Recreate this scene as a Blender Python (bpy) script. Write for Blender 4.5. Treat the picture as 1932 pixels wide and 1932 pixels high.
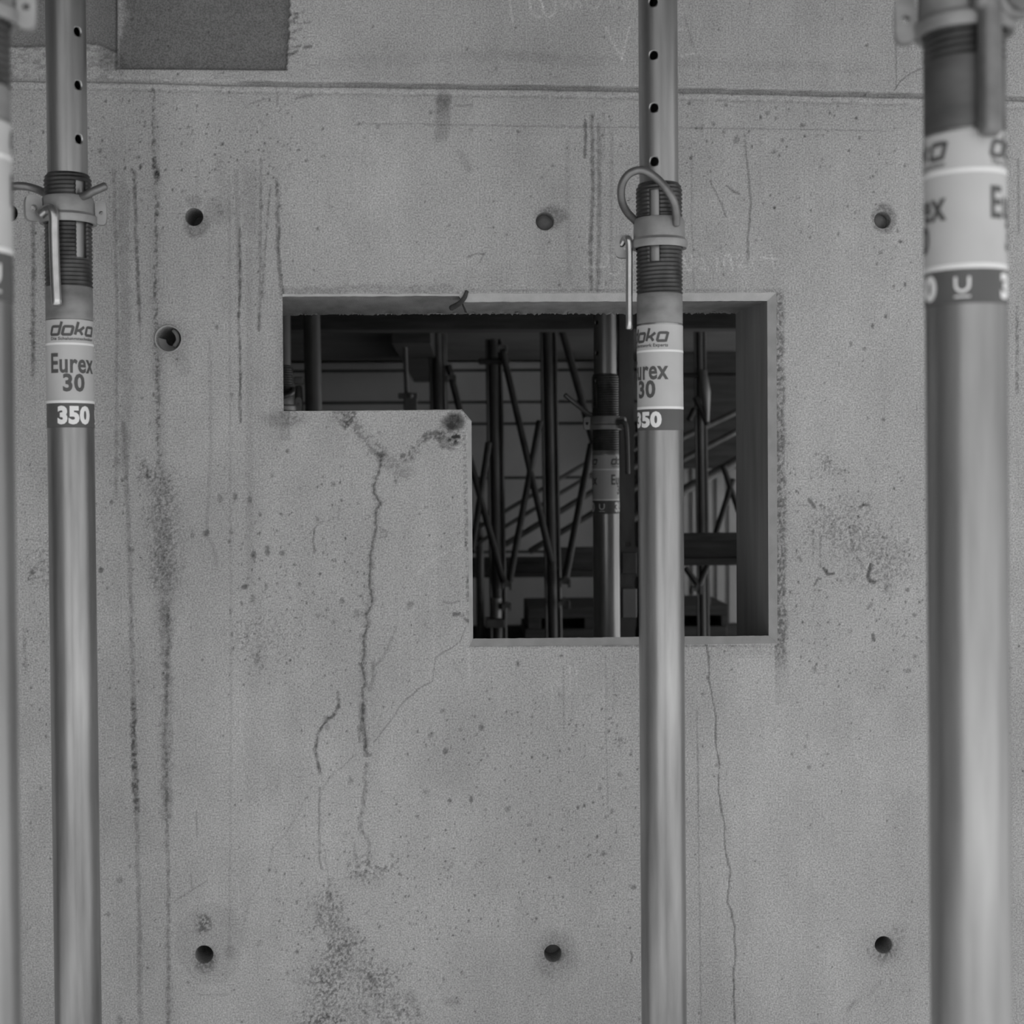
import bpy, bmesh, math
import numpy as np
from mathutils import Matrix, Vector

# ------------------------------------------------------------------ clear
for o in list(bpy.data.objects):
    bpy.data.objects.remove(o, do_unlink=True)
scene = bpy.context.scene
COL = scene.collection

# ------------------------------------------------------------------ camera
FPX = 2760.0                      # 80 mm lens on a 56 mm wide frame, 1932 px
CAM = np.array([0.0, -2.7, 0.0])  # wall face is the plane Y = 0
YAW, PITCH, ROLL = 0.02776, -0.02143, -0.00704
_fw = np.array([math.sin(YAW) * math.cos(PITCH), math.cos(YAW) * math.cos(PITCH), math.sin(PITCH)])
_r0 = np.array([math.cos(YAW), -math.sin(YAW), 0.0])
_u0 = np.cross(_r0, _fw)
_rt = math.cos(ROLL) * _r0 + math.sin(ROLL) * _u0
_up = -math.sin(ROLL) * _r0 + math.cos(ROLL) * _u0

cam_data = bpy.data.cameras.new('camera')
cam_data.sensor_width = 56.0
cam_data.sensor_fit = 'HORIZONTAL'
cam_data.lens = 80.0
cam_data.clip_start = 0.05
cam_data.clip_end = 200.0
cam_data.dof.use_dof = True
cam_data.dof.focus_distance = 2.85
cam_data.dof.aperture_fstop = 6.7
cam_data.dof.aperture_blades = 7
cam = bpy.data.objects.new('camera', cam_data)
COL.objects.link(cam)
_m = Matrix.Identity(4)
for _i in range(3):
    _m[_i][0], _m[_i][1], _m[_i][2], _m[_i][3] = _rt[_i], _up[_i], -_fw[_i], CAM[_i]
cam.matrix_world = _m
scene.camera = cam

# ------------------------------------------------------------------ sky, sun, exposure
world = bpy.data.worlds.new('overcast_sky')
scene.world = world
world.use_nodes = True
_wn = world.node_tree
_wn.nodes.clear()
_wo = _wn.nodes.new('ShaderNodeOutputWorld')
_wb = _wn.nodes.new('ShaderNodeBackground')
_wb.inputs['Color'].default_value = (0.8, 0.8, 0.8, 1)
_wb.inputs['Strength'].default_value = 1.55
_wn.links.new(_wb.outputs[0], _wo.inputs[0])

sun_data = bpy.data.lights.new('hazy_sun', 'SUN')
sun_data.energy = 9.5
sun_data.angle = math.radians(6)
sun = bpy.data.objects.new('hazy_sun', sun_data)
COL.objects.link(sun)
# light falls from behind the camera, from the upper right
_d = Vector((-0.38, 0.55, -0.74)).normalized()
sun.rotation_euler = _d.to_track_quat('-Z', 'Y').to_euler()

scene.view_settings.view_transform = 'Standard'
scene.view_settings.look = 'None'
scene.view_settings.gamma = 1.0
scene.view_settings.use_curve_mapping = False
scene.view_settings.exposure = -0.26
scene.cycles.max_bounces = 6
scene.cycles.diffuse_bounces = 4
scene.cycles.use_denoising = True

# ------------------------------------------------------------------ measuring helpers
def at(px, py, Y=0.0):
    """photo pixel -> world point on the plane Y"""
    d = _fw + (px - 966.0) / FPX * _rt + (966.0 - py) / FPX * _up
    t = (Y - CAM[1]) / d[1]
    return CAM + d * t

def to_px(P):
    q = np.asarray(P, float) - CAM
    z = q @ _fw
    return 966.0 + FPX * (q @ _rt) / z, 966.0 - FPX * (q @ _up) / z

def ppm(Y):
    return FPX / (Y + 2.7)

FLOOR_Z = -1.62
TOP_Z = 1.55
SOFFIT_Z = 0.60
THICK = 0.28

# ------------------------------------------------------------------ materials (all greys: the photograph is black and white)
def new_mat(name):
    m = bpy.data.materials.new(name)
    m.use_nodes = True
    nt = m.node_tree
    return m, nt, nt.nodes['Principled BSDF']

def grey(nt, fac_socket, lo, hi):
    mr = nt.nodes.new('ShaderNodeMapRange')
    mr.inputs['From Min'].default_value = 0.3
    mr.inputs['From Max'].default_value = 0.7
    mr.inputs['To Min'].default_value = lo
    mr.inputs['To Max'].default_value = hi
    nt.links.new(fac_socket, mr.inputs['Value'])
    return mr.outputs['Result']

def simple(name, lo, hi, rough=0.7, metal=0.0, scale=20.0, detail=5.0, stretch=(1, 1, 1), bump=0.0, bscale=None, spec=0.4):
    m, nt, b = new_mat(name)
    tc = nt.nodes.new('ShaderNodeTexCoord')
    mp = nt.nodes.new('ShaderNodeMapping')
    mp.inputs['Scale'].default_value = stretch
    nt.links.new(tc.outputs['Object'], mp.inputs['Vector'])
    n = nt.nodes.new('ShaderNodeTexNoise')
    n.inputs['Scale'].default_value = scale
    n.inputs['Detail'].default_value = detail
    nt.links.new(mp.outputs[0], n.inputs['Vector'])
    v = grey(nt, n.outputs['Fac'], lo, hi)
    nt.links.new(v, b.inputs['Base Color'])
    b.inputs['Roughness'].default_value = rough
    b.inputs['Metallic'].default_value = metal
    b.inputs['Specular IOR Level'].default_value = spec
    if bump:
        n2 = nt.nodes.new('ShaderNodeTexNoise')
        n2.inputs['Scale'].default_value = bscale or scale * 6
        n2.inputs['Detail'].default_value = 4
        nt.links.new(mp.outputs[0], n2.inputs['Vector'])
        bp = nt.nodes.new('ShaderNodeBump')
        bp.inputs['Strength'].default_value = bump
        bp.inputs['Distance'].default_value = 0.002
        nt.links.new(n2.outputs['Fac'], bp.inputs['Height'])
        nt.links.new(bp.outputs[0], b.inputs['Normal'])
    return m

def tone_concrete(name, base):
    m, nt, b = new_mat(name)
    at_ = nt.nodes.new('ShaderNodeAttribute')
    at_.attribute_name = 'tone'
    tc = nt.nodes.new('ShaderNodeTexCoord')
    n1 = nt.nodes.new('ShaderNodeTexNoise')
    n1.inputs['Scale'].default_value = 330
    n1.inputs['Detail'].default_value = 2
    n2 = nt.nodes.new('ShaderNodeTexNoise')
    n2.inputs['Scale'].default_value = 90
    n2.inputs['Detail'].default_value = 3
    for n in (n1, n2):
        nt.links.new(tc.outputs['Object'], n.inputs['Vector'])
    g1 = grey(nt, n1.outputs['Fac'], base * 0.70, base * 1.30)
    g2 = grey(nt, n2.outputs['Fac'], 0.965, 1.035)
    mu = nt.nodes.new('ShaderNodeMath'); mu.operation = 'MULTIPLY'
    mu2 = nt.nodes.new('ShaderNodeMath'); mu2.operation = 'MULTIPLY'
    nt.links.new(g1, mu.inputs[0]); nt.links.new(g2, mu.inputs[1])
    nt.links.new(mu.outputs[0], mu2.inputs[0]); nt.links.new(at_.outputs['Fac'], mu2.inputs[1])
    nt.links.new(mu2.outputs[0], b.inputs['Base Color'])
    b.inputs['Roughness'].default_value = 0.85
    b.inputs['Specular IOR Level'].default_value = 0.25
    bp = nt.nodes.new('ShaderNodeBump')
    bp.inputs['Strength'].default_value = 0.25
    bp.inputs['Distance'].default_value = 0.001
    nt.links.new(n1.outputs['Fac'], bp.inputs['Height'])
    nt.links.new(bp.outputs[0], b.inputs['Normal'])
    return m

M = {}
M['concrete'] = tone_concrete('weathered_concrete', 0.40)
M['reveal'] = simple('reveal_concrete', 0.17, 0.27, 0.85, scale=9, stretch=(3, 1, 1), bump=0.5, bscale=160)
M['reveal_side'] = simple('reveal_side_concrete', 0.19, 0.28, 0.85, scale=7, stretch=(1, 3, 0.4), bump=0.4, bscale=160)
M['chamfer'] = simple('chamfer_concrete', 0.40, 0.50, 0.85, scale=30, bump=0.3, bscale=300)
M['plain_concrete'] = simple('plain_concrete', 0.26, 0.36, 0.9, scale=3, bump=0.3, bscale=60)
M['back_concrete'] = simple('rear_concrete', 0.44, 0.54, 0.9, scale=4, bump=0.3, bscale=60)
M['floor'] = simple('dusty_floor', 0.32, 0.42, 0.9, scale=3)
M['ground'] = simple('pale_sand', 0.45, 0.6, 0.95, scale=1.5)
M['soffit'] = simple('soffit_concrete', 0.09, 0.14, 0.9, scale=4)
M['zinc'] = simple('galvanised_steel', 0.17, 0.38, 0.31, 0.82, scale=26, detail=7, stretch=(1, 1, 0.10), bump=0.08, bscale=90, spec=0.5)
M['zinc_light'] = simple('cast_zinc', 0.27, 0.38, 0.5, 0.45, scale=25, bump=0.25, bscale=140)
M['grease'] = simple('greasy_steel', 0.03, 0.10, 0.42, 0.5, scale=30, detail=6, stretch=(1, 1, 0.6))
M['worn'] = simple('worn_painted_steel', 0.14, 0.36, 0.55, 0.3, scale=14, detail=7, stretch=(1, 1, 1.8))
M['stained'] = simple('stained_steel', 0.075, 0.17, 0.5, 0.4, scale=12, detail=7, stretch=(1, 1, 2.5))
M['rod'] = simple('bright_rod', 0.40, 0.55, 0.25, 0.95, scale=30)
M['hook'] = simple('hook_steel', 0.14, 0.22, 0.38, 0.6, scale=40)
M['sticker'] = simple('label_film', 0.46, 0.54, 0.5, 0.0, scale=12, spec=0.4)
M['stripe'] = simple('label_stripe', 0.80, 0.86, 0.5, 0.0, scale=12)
M['band'] = simple('label_band', 0.085, 0.11, 0.45, 0.0, scale=12, spec=0.4)
M['ink'] = simple('label_ink', 0.075, 0.10, 0.5, 0.0, scale=12)
M['white_ink'] = simple('label_white', 0.80, 0.86, 0.5, 0.0, scale=12)
M['dark_steel'] = simple('dark_steel', 0.09, 0.18, 0.5, 0.4, scale=15, stretch=(1, 1, .3))
M['mid_steel'] = simple('mid_steel', 0.25, 0.36, 0.42, 0.6, scale=15, stretch=(1, 1, .3))
M['brace'] = simple('dark_painted_steel', 0.03, 0.065, 0.5, 0.2, scale=15)
M['timber'] = simple('dark_timber', 0.045, 0.085, 0.8, 0.0, scale=6, stretch=(1, 8, 8), bump=0.3)
M['sheet'] = simple('sheet_metal', 0.40, 0.50, 0.6, 0.1, scale=5)
M['plug'] = simple('plug_mortar', 0.16, 0.22, 0.9, 0.0, scale=60, bump=0.4)
M['plastic'] = simple('plastic_sleeve', 0.30, 0.38, 0.45, 0.0, scale=30)
M['debris'] = simple('debris', 0.10, 0.22, 0.9, 0.0, scale=60, bump=0.5)
M['dark_strip'] = simple('matte_dark', 0.045, 0.07, 0.9, 0.0, scale=60, bump=0.5)
M['lip'] = simple('crumbled_edge', 0.14, 0.26, 0.9, 0.0, scale=120, bump=0.8, bscale=300)

# ------------------------------------------------------------------ object helpers
def mesh_obj(name, verts, faces, mat, parent=None, smooth=False, sub_loc=True):
    me = bpy.data.meshes.new(name)
    v = np.asarray(verts, float)
    if parent is not None and sub_loc:
        v = v - np.array(parent_loc(parent))
    me.from_pydata(v.tolist(), [], [list(map(int, f)) for f in faces])
    me.materials.append(mat)
    me.update()
    bm = bmesh.new(); bm.from_mesh(me)
    bmesh.ops.recalc_face_normals(bm, faces=bm.faces)
    bm.to_mesh(me); bm.free()
    if smooth:
        me.polygons.foreach_set('use_smooth', [True] * len(me.polygons))
    o = bpy.data.objects.new(name, me)
    COL.objects.link(o)
    if parent is not None:
        o.parent = parent
    return o

def parent_loc(p):
    l = np.array(p.location)
    q = p.parent
    while q is not None:
        l = l + np.array(q.location)
        q = q.parent
    return l

def empty(name, loc, label=None, cat=None, group=None):
    e = bpy.data.objects.new(name, None)
    e.empty_display_size = 0.05
    e.location = [float(a) for a in loc]
    COL.objects.link(e)
    tag(e, label, cat, group)
    return e

def tag(o, label=None, cat=None, group=None, kind=None):
    if label: o['label'] = label
    if cat: o['category'] = cat
    if group: o['group'] = group
    if kind: o['kind'] = kind
    return o

def edge_split(o, deg=35):
    """auto smooth by angle"""
    me = o.data
    me.polygons.foreach_set('use_smooth', [True] * len(me.polygons))
    bm = bmesh.new(); bm.from_mesh(me)
    lim = math.radians(deg)
    for e in bm.edges:
        if len(e.link_faces) == 2 and e.calc_face_angle(0) > lim:
            e.smooth = False
    bm.to_mesh(me); bm.free()
    return o

def box_vf(x0, x1, y0, y1, z0, z1, bev=0.0):
    if bev <= 0:
        v = [(x, y, z) for z in (z0, z1) for y in (y0, y1) for x in (x0, x1)]
        f = [(0, 1, 3, 2), (4, 6, 7, 5), (0, 4, 5, 1), (2, 3, 7, 6), (0, 2, 6, 4), (1, 5, 7, 3)]
        return v, f
    bm = bmesh.new()
    bmesh.ops.create_cube(bm, size=1.0)
    for w in bm.verts:
        w.co = ((x0 + x1) / 2 + w.co.x * (x1 - x0), (y0 + y1) / 2 + w.co.y * (y1 - y0), (z0 + z1) / 2 + w.co.z * (z1 - z0))
    bmesh.ops.bevel(bm, geom=list(bm.edges), offset=bev, segments=2, affect='EDGES', profile=0.5)
    bm.verts.index_update()
    v = [tuple(w.co) for w in bm.verts]
    f = [[w.index for w in p.verts] for p in bm.faces]
    bm.free()
    return v, f

def join_vf(parts):
    V, F, n = [], [], 0
    for v, f in parts:
        V += [tuple(a) for a in v]
        F += [[i + n for i in q] for q in f]
        n += len(v)
    return V, F

def lathe_vf(profile, seg=48, cx=0, cy=0, closed=False):
    """profile of (r, z); open tube unless closed"""
    V, F = [], []
    n = len(profile)
    for r, z in profile:
        for k in range(seg):
            a = 2 * math.pi * k / seg
            V.append((cx + r * math.cos(a), cy + r * math.sin(a), z))
    rows = n if closed else n - 1
    for i in range(rows):
        j = (i + 1) % n
        for k in range(seg):
            k2 = (k + 1) % seg
            F.append((i * seg + k, i * seg + k2, j * seg + k2, j * seg + k))
    return V, F

def smooth_path(pts, n=8):
    P = np.asarray(pts, float)
    P = np.vstack([2 * P[0] - P[1], P, 2 * P[-1] - P[-2]])
    out = []
    for i in range(1, len(P) - 2):
        p0, p1, p2, p3 = P[i - 1], P[i], P[i + 1], P[i + 2]
        for k in range(n):
            t = k / n
            out.append(0.5 * ((2 * p1) + (-p0 + p2) * t + (2 * p0 - 5 * p1 + 4 * p2 - p3) * t * t + (-p0 + 3 * p1 - 3 * p2 + p3) * t ** 3))
    out.append(P[-2])
    return np.array(out)

def sweep_vf(path, r, seg=12, cap=True, ends_round=True):
    P = np.asarray(path, float)
    n = len(P)
    rr = np.full(n, r) if np.isscalar(r) else np.asarray(r, float)
    if ends_round:
        t0 = P[0] - P[1]; t0 /= np.linalg.norm(t0)
        t1 = P[-1] - P[-2]; t1 /= np.linalg.norm(t1)
        P = np.vstack([P[0] + t0 * rr[0] * 0.35, P, P[-1] + t1 * rr[-1] * 0.35])
        rr = np.concatenate([[rr[0] * 0.65], rr, [rr[-1] * 0.65]])
        n += 2
    T = np.gradient(P, axis=0)
    T /= np.linalg.norm(T, axis=1)[:, None] + 1e-12
    ref = np.array([0, 0, 1.0]) if abs(T[0][2]) < 0.9 else np.array([1.0, 0, 0])
    N = np.cross(T[0], ref); N /= np.linalg.norm(N)
    V, F = [], []
    for i in range(n):
        N = N - T[i] * (N @ T[i]); N /= np.linalg.norm(N)
        B = np.cross(T[i], N)
        for k in range(seg):
            a = 2 * math.pi * k / seg
            V.append(P[i] + rr[i] * (math.cos(a) * N + math.sin(a) * B))
    for i in range(n - 1):
        for k in range(seg):
            k2 = (k + 1) % seg
            F.append((i * seg + k, i * seg + k2, (i + 1) * seg + k2, (i + 1) * seg + k))
    if cap:
        F.append(tuple(range(seg))[::-1])
        F.append(tuple((n - 1) * seg + k for k in range(seg)))
    return V, F

# ------------------------------------------------------------------ numpy noise
_rng = np.random.default_rng(7)
_LAT = _rng.random((256, 256))

def vnoise(x, y, seed=0):
    x = x + seed * 17.31; y = y + seed * 7.77
    xi = np.floor(x).astype(np.int64); yi = np.floor(y).astype(np.int64)
    fx = x - xi; fy = y - yi
    fx = fx * fx * (3 - 2 * fx); fy = fy * fy * (3 - 2 * fy)
    a = _LAT[yi & 255, xi & 255]; b = _LAT[yi & 255, (xi + 1) & 255]
    c = _LAT[(yi + 1) & 255, xi & 255]; d = _LAT[(yi + 1) & 255, (xi + 1) & 255]
    return (a * (1 - fx) + b * fx) * (1 - fy) + (c * (1 - fx) + d * fx) * fy

def fbm(x, y, seed=0, octv=4):
    s = 0; a = 0.5; t = 0
    for i in range(octv):
        s = s + a * vnoise(x, y, seed + i * 3); t += a
        x = x * 2.03; y = y * 2.03; a *= 0.5
    return s / t

def sstep(a, b, x):
    t = np.clip((x - a) / (b - a), 0, 1)
    return t * t * (3 - 2 * t)

# ------------------------------------------------------------------ flat sheet grid with round holes
def grid_holes(us, vs, keep, holes, rings=3):
    """us, vs: line positions; keep(cu, cv) -> bool array per cell; holes: (u, v, r). Returns verts (N,2), faces, rim loops"""
    us = np.asarray(us, float); vs = np.asarray(vs, float)
    nu, nv = len(us), len(vs)
    U, Vv = np.meshgrid(us, vs)
    verts = [np.stack([U.ravel(), Vv.ravel()], 1)]
    idx = np.arange(nu * nv).reshape(nv, nu)
    cu = (us[:-1] + us[1:]) / 2; cv = (vs[:-1] + vs[1:]) / 2
    CU, CV = np.meshgrid(cu, cv)
    k = keep(CU, CV) if keep is not None else np.ones_like(CU, bool)
    nxt = nu * nv
    extra, rims = [], []
    for (hu, hv, hr) in holes:
        m = hr * 1.35
        i0 = max(np.searchsorted(us, hu - m) - 1, 0); i1 = min(np.searchsorted(us, hu + m), nu - 1)
        j0 = max(np.searchsorted(vs, hv - m) - 1, 0); j1 = min(np.searchsorted(vs, hv + m), nv - 1)
        k[j0:j1, i0:i1] = False
        loop = [(j0, i) for i in range(i0, i1)] + [(j, i1) for j in range(j0, j1)] + [(j1, i) for i in range(i1, i0, -1)] + [(j, i0) for j in range(j1, j0, -1)]
        prev = [int(idx[a]) for a in loop]
        base = np.array([[us[i], vs[j]] for j, i in loop])
        d = base - np.array([hu, hv]); d /= np.linalg.norm(d, axis=1)[:, None]
        circ = np.array([hu, hv]) + d * hr
        n = len(loop)
        for q in range(1, rings + 1):
            t = q / rings
            verts.append(base * (1 - t) + circ * t)
            cur = list(range(nxt, nxt + n)); nxt += n
            for a in range(n):
                b = (a + 1) % n
                extra.append((prev[a], prev[b], cur[b], cur[a]))
            prev = cur
        rims.append(np.array(prev))
    a = idx[:-1, :-1][k]; b = idx[:-1, 1:][k]; c = idx[1:, 1:][k]; d = idx[1:, :-1][k]
    faces = np.stack([a, b, c, d], 1)
    if extra:
        faces = np.vstack([faces, np.array(extra)])
    return np.vstack(verts), faces, rims

def quads_to_mesh(name, V, F, mat, smooth=True, attr=None):
    used = np.zeros(len(V), bool); used[F.ravel()] = True
    remap = np.cumsum(used) - 1
    V = V[used]; F = remap[F]
    me = bpy.data.meshes.new(name)
    me.vertices.add(len(V)); me.vertices.foreach_set('co', V.astype(np.float32).ravel())
    me.loops.add(F.size); me.loops.foreach_set('vertex_index', F.astype(np.int32).ravel())
    me.polygons.add(len(F))
    me.polygons.foreach_set('loop_start', np.arange(0, F.size, 4, dtype=np.int32))
    try:
        me.polygons.foreach_set('loop_total', np.full(len(F), 4, dtype=np.int32))
    except Exception:
        pass
    me.polygons.foreach_set('use_smooth', np.full(len(F), smooth, dtype=bool))
    me.update(calc_edges=True)
    me.validate()
    if attr is not None:
        for an, av in attr.items():
            la = me.attributes.new(an, 'FLOAT', 'POINT')
            la.data.foreach_set('value', av[used].astype(np.float32))
    me.materials.append(mat)
    return me

# ================================================================== THE CONCRETE WALL
X_L = (at(535, 556)[0] + at(533, 775)[0]) / 2
X_S = (at(888, 1217)[0] + at(880, 797)[0]) / 2
X_R = (at(1463, 551)[0] + at(1469, 1217)[0]) / 2
Z_T = (at(700, 555)[2] + at(1463, 551)[2]) / 2
Z_B = (at(888, 1217)[2] + at(1469, 1217)[2]) / 2
Z_S = at(700, 775)[2]
CUT = 0.017       # broken corner of the step

def lines(stops, h):
    out = []
    for a, b in zip(stops[:-1], stops[1:]):
        n = max(1, int(math.ceil((b - a) / h)))
        out += list(np.linspace(a, b, n, endpoint=False))
    return out + [stops[-1]]

H = 0.0021
gx = list(np.linspace(-3.2, -0.93, 12, endpoint=False)) + lines([-0.93, X_L, X_S, X_R, 1.08], H) + list(np.linspace(1.08, 3.2, 12)[1:])
gz = list(np.linspace(FLOOR_Z, -1.07, 5, endpoint=False)) + lines([-1.07, Z_B, Z_S, Z_T, 0.93], H) + list(np.linspace(0.93, TOP_Z, 6)[1:])

def keep_wall(cx, cz):
    inside = (cx > X_L) & (cx < X_R) & (cz < Z_T) & (cz > Z_S)
    inside |= (cx > X_S) & (cx < X_R) & (cz <= Z_S) & (cz > Z_B)
    # broken corner of the step
    dx = X_S - cx; dz = Z_S - cz
    inside |= (dx > 0) & (dz > 0) & (dx / (CUT * 0.6) + dz / CUT < 1.0)
    return ~inside

TIES = [(366, 409, 17), (1028, 417, 17.5), (1665, 415, 16), (318, 639, 23), (385, 1801, 17.5), (1043, 1799, 17), (1667, 1783, 17), (16, 402, 17)]
tie_w = []
for px, py, r in TIES:
    p = at(px, py)
    tie_w.append((p[0], p[2], r / ppm(0)))
V2, WF, rims = grid_holes(gx, gz, keep_wall, tie_w, rings=4)

# photo pixel of every wall point
PX, PY = to_px(np.stack([V2[:, 0], np.zeros(len(V2)), V2[:, 1]], 1))
N = len(V2)
tone = np.ones(N)
disp = np.zeros(N)          # + is into the wall
infr = (PX > -40) & (PX < 1972) & (PY > -40) & (PY < 1972)

# --- broad mottling of the cast surface
tone *= 0.85 + 0.30 * fbm(PX / 260, PY / 330, 1, 4)
tone *= 0.90 + 0.20 * fbm(PX / 60, PY / 90, 5, 4)
tone *= 0.965 + 0.07 * fbm(PX / 14, PY / 190, 9, 3)          # faint vertical formwork grain
tone *= 0.96 + 0.08 * fbm(PX / 7, PY / 7, 13, 2)
disp += 0.0008 * (fbm(PX / 40, PY / 40, 21, 3) - 0.5)

def near(x0, x1, y0, y1):
    return np.nonzero((PX >= x0) & (PX <= x1) & (PY >= y0) & (PY <= y1))[0]

def stroke(pts, w, a, soft=0.5, speck=0.0, sc=5.0, depth=0.0, wob=0.0, seed=0, add=False, fade=0.0):
    """dark run, crack or smear along a line of photo points; w = width, a = strength"""
    pts = np.asarray(pts, float)
    mg = w * 1.5 + 4 + wob * 2
    sel = near(pts[:, 0].min() - mg, pts[:, 0].max() + mg, pts[:, 1].min() - mg, pts[:, 1].max() + mg)
    if len(sel) == 0:
        return
    x = PX[sel]; y = PY[sel]
    if wob:
        x = x + wob * 2 * (fbm(y / 18 + seed, x / 60, 31 + seed, 3) - 0.5)
        y = y + wob * 2 * (fbm(x / 18 + seed, y / 60, 41 + seed, 3) - 0.5)
    best = np.full(len(sel), 1e9); along = np.zeros(len(sel))
    seg = np.hypot(*(np.diff(pts, axis=0).T)); tot = seg.sum(); acc = 0
    for (p, q, L) in zip(pts[:-1], pts[1:], seg):
        d = q - p
        t = np.clip(((x - p[0]) * d[0] + (y - p[1]) * d[1]) / (L * L + 1e-9), 0, 1)
        dd = np.hypot(x - p[0] - t * d[0], y - p[1] - t * d[1])
        m = dd < best
        best[m] = dd[m]; along[m] = ((acc + t * L) / tot)[m]
        acc += L
    hw = w / 2
    if wob:
        best = best / (0.45 + 1.1 * fbm(x / 7 + seed, y / 7, 33 + seed, 2))
    k = 1 - sstep(hw * (1 - soft), hw * (1 + soft) + 0.6, best)
    if speck:
        k *= (1 - speck) + speck * 2.0 * sstep(0.38, 0.66, fbm(x / sc, y / sc, 51 + seed, 2))
    if fade:
        k *= sstep(0, fade, along) * sstep(0, fade, 1 - along)
    if add:
        tone[sel] += a * np.clip(k, 0, 1.3)
    else:
        tone[sel] *= 1 - np.clip(a * k, 0, 0.92)
    disp[sel] += depth * k

def blob(cx, cy, rx, ry, a, soft=0.6, speck=0.0, sc=4.0, depth=0.0, seed=0, wob=0.25, ring=False):
    mg = 1.8
    sel = near(cx - rx * mg, cx + rx * mg, cy - ry * mg, cy + ry * mg)
    if len(sel) == 0:
        return
    x = PX[sel]; y = PY[sel]
    r = np.hypot((x - cx) / rx, (y - cy) / ry)
    r = r + wob * 2 * (fbm(x / (rx * 0.6 + 3), y / (ry * 0.6 + 3), 61 + seed, 3) - 0.5)
    if ring:
        k = np.exp(-((r - 1) / 0.07) ** 2)
    else:
        k = 1 - sstep(1 - soft, 1 + soft * 0.3, r)
    if speck:
        k = k * ((1 - speck) + speck * 2.2 * sstep(0.42, 0.66, fbm(x / sc, y / sc, 71 + seed, 2)))
    tone[sel] *= 1 - np.clip(a * k, 0, 0.92)
    disp[sel] += depth * k

# --- construction joint: a V groove, dipping to the right
JX = [-900, -60, 60, 240, 470, 700, 1200, 1750, 1932, 3400]
JY = [144, 149, 150, 152, 158, 160, 168, 181, 186, 215]
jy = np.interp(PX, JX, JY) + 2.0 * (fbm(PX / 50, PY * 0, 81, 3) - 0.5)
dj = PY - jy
m = np.abs(dj) < 60
up_face = sstep(-6, -4, dj) * (1 - sstep(-4, 20, dj))       # deep just below the upper arris, then sloping out
groove = sstep(-6, -3.5, dj) * (1 - sstep(2.5, 5.5, dj))
lip = sstep(4, 6, dj) * (1 - sstep(15, 18, dj))
slit = np.exp(-((dj - 17) / 1.5) ** 2)
leftpart = sstep(470, 440, PX)
disp += 0.013 * groove * (1 - 0.75 * leftpart) - 0.003 * lip + 0.002 * slit
tone *= 1 - 0.25 * np.exp(-((dj - 0) / 4.0) ** 2) * (1 - 0.4 * leftpart)  # groove shade deepened in the tone
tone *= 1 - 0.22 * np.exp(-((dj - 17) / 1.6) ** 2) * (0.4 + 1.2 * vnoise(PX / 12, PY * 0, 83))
tone *= 1 + 0.09 * np.exp(-((dj - 10) / 5.0) ** 2)  # paler strip: light on the lower joint face painted into the tone
# crumbly paste under the joint
k = (dj > 4) & (dj < 90)
tone[k] *= 1 - 0.18 * sstep(0.5, 0.7, fbm(PX[k] / 6, PY[k] / 4, 85, 3)) * np.exp(-(dj[k] - 4) / 22.0)
tone[k] *= 1 - 0.07 * np.exp(-(dj[k] - 4) / 45.0)
# upper lift of the wall is a little darker and smoother
tone *= np.where(dj < -4, 0.94, 1.0)

# --- dark block-out panel in the upper lift
edge_r = 547 - 0.05 * PY + 10 * (fbm(PY / 9, PX / 30, 91, 3) - 0.5)
pan = (PX > 223) & (PX < edge_r) & (PY < 129 + 0.006 * (PX - 223))
pk = sstep(221, 225, PX) * (1 - sstep(edge_r - 3, edge_r + 3, PX)) * (1 - sstep(127, 131, PY - 0.006 * (PX - 223)))
pt = 0.40 * (0.90 + 0.2 * fbm(PX / 40, PY / 12, 93, 3))
light_l = (1 - sstep(226, 240 + 8 * np.sin(PY / 13.0), PX)) * (1 - sstep(60, 75, PY))
pt = pt + 0.30 * light_l
tone = tone * (1 - pk) + pk * pt
disp += 0.010 * pk
# left neighbour: stained darker field with a ragged lower edge
lo = 84 + 10 * (fbm(PX / 30, PX * 0, 95, 3) - 0.5) + 12 * sstep(180, 215, PX)
lk = (1 - sstep(216, 221, PX)) * (1 - sstep(lo - 4, lo + 4, PY))
tone = tone * (1 - lk) + lk * (0.46 + 0.10 * fbm(PX / 40, PY / 30, 97, 3) - 0.10 * sstep(150, 215, PX))
disp += 0.006 * lk
stroke([(219, -20), (219, 128)], 5, 0.5, depth=0.004)
# rough strip between them and the joint
k = near(-30, 700, 78, 150)
kk = (1 - pk[k]) * (1 - lk[k]) * (1 - sstep(560, 700, PX[k]))
tone[k] *= 1 - 0.30 * kk * sstep(0.45, 0.7, fbm(PX[k] / 9, PY[k] / 5, 99, 3)) * (1 - 0.7 * sstep(200, 260, PX[k]))
blob(205, 112, 30, 26, 0.35, seed=2)
for i, (a, b, c, d) in enumerate([(548, 28, 572, 24), (548, 42, 566, 46), (546, 62, 568, 56), (545, 70, 558, 74), (544, 92, 566, 86), (542, 104, 560, 96), (575, 42, 586, 40), (574, 89, 588, 87), (540, 110, 552, 101), (546, 50, 560, 33)]):
    stroke([(a, b), (c, d)], 5, 0.35, wob=3, seed=i, speck=0.5)
stroke([(524, 128), (527, 142)], 4, -0.25)
stroke([(523, 175), (523, 200)], 2, 0.35)

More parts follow.
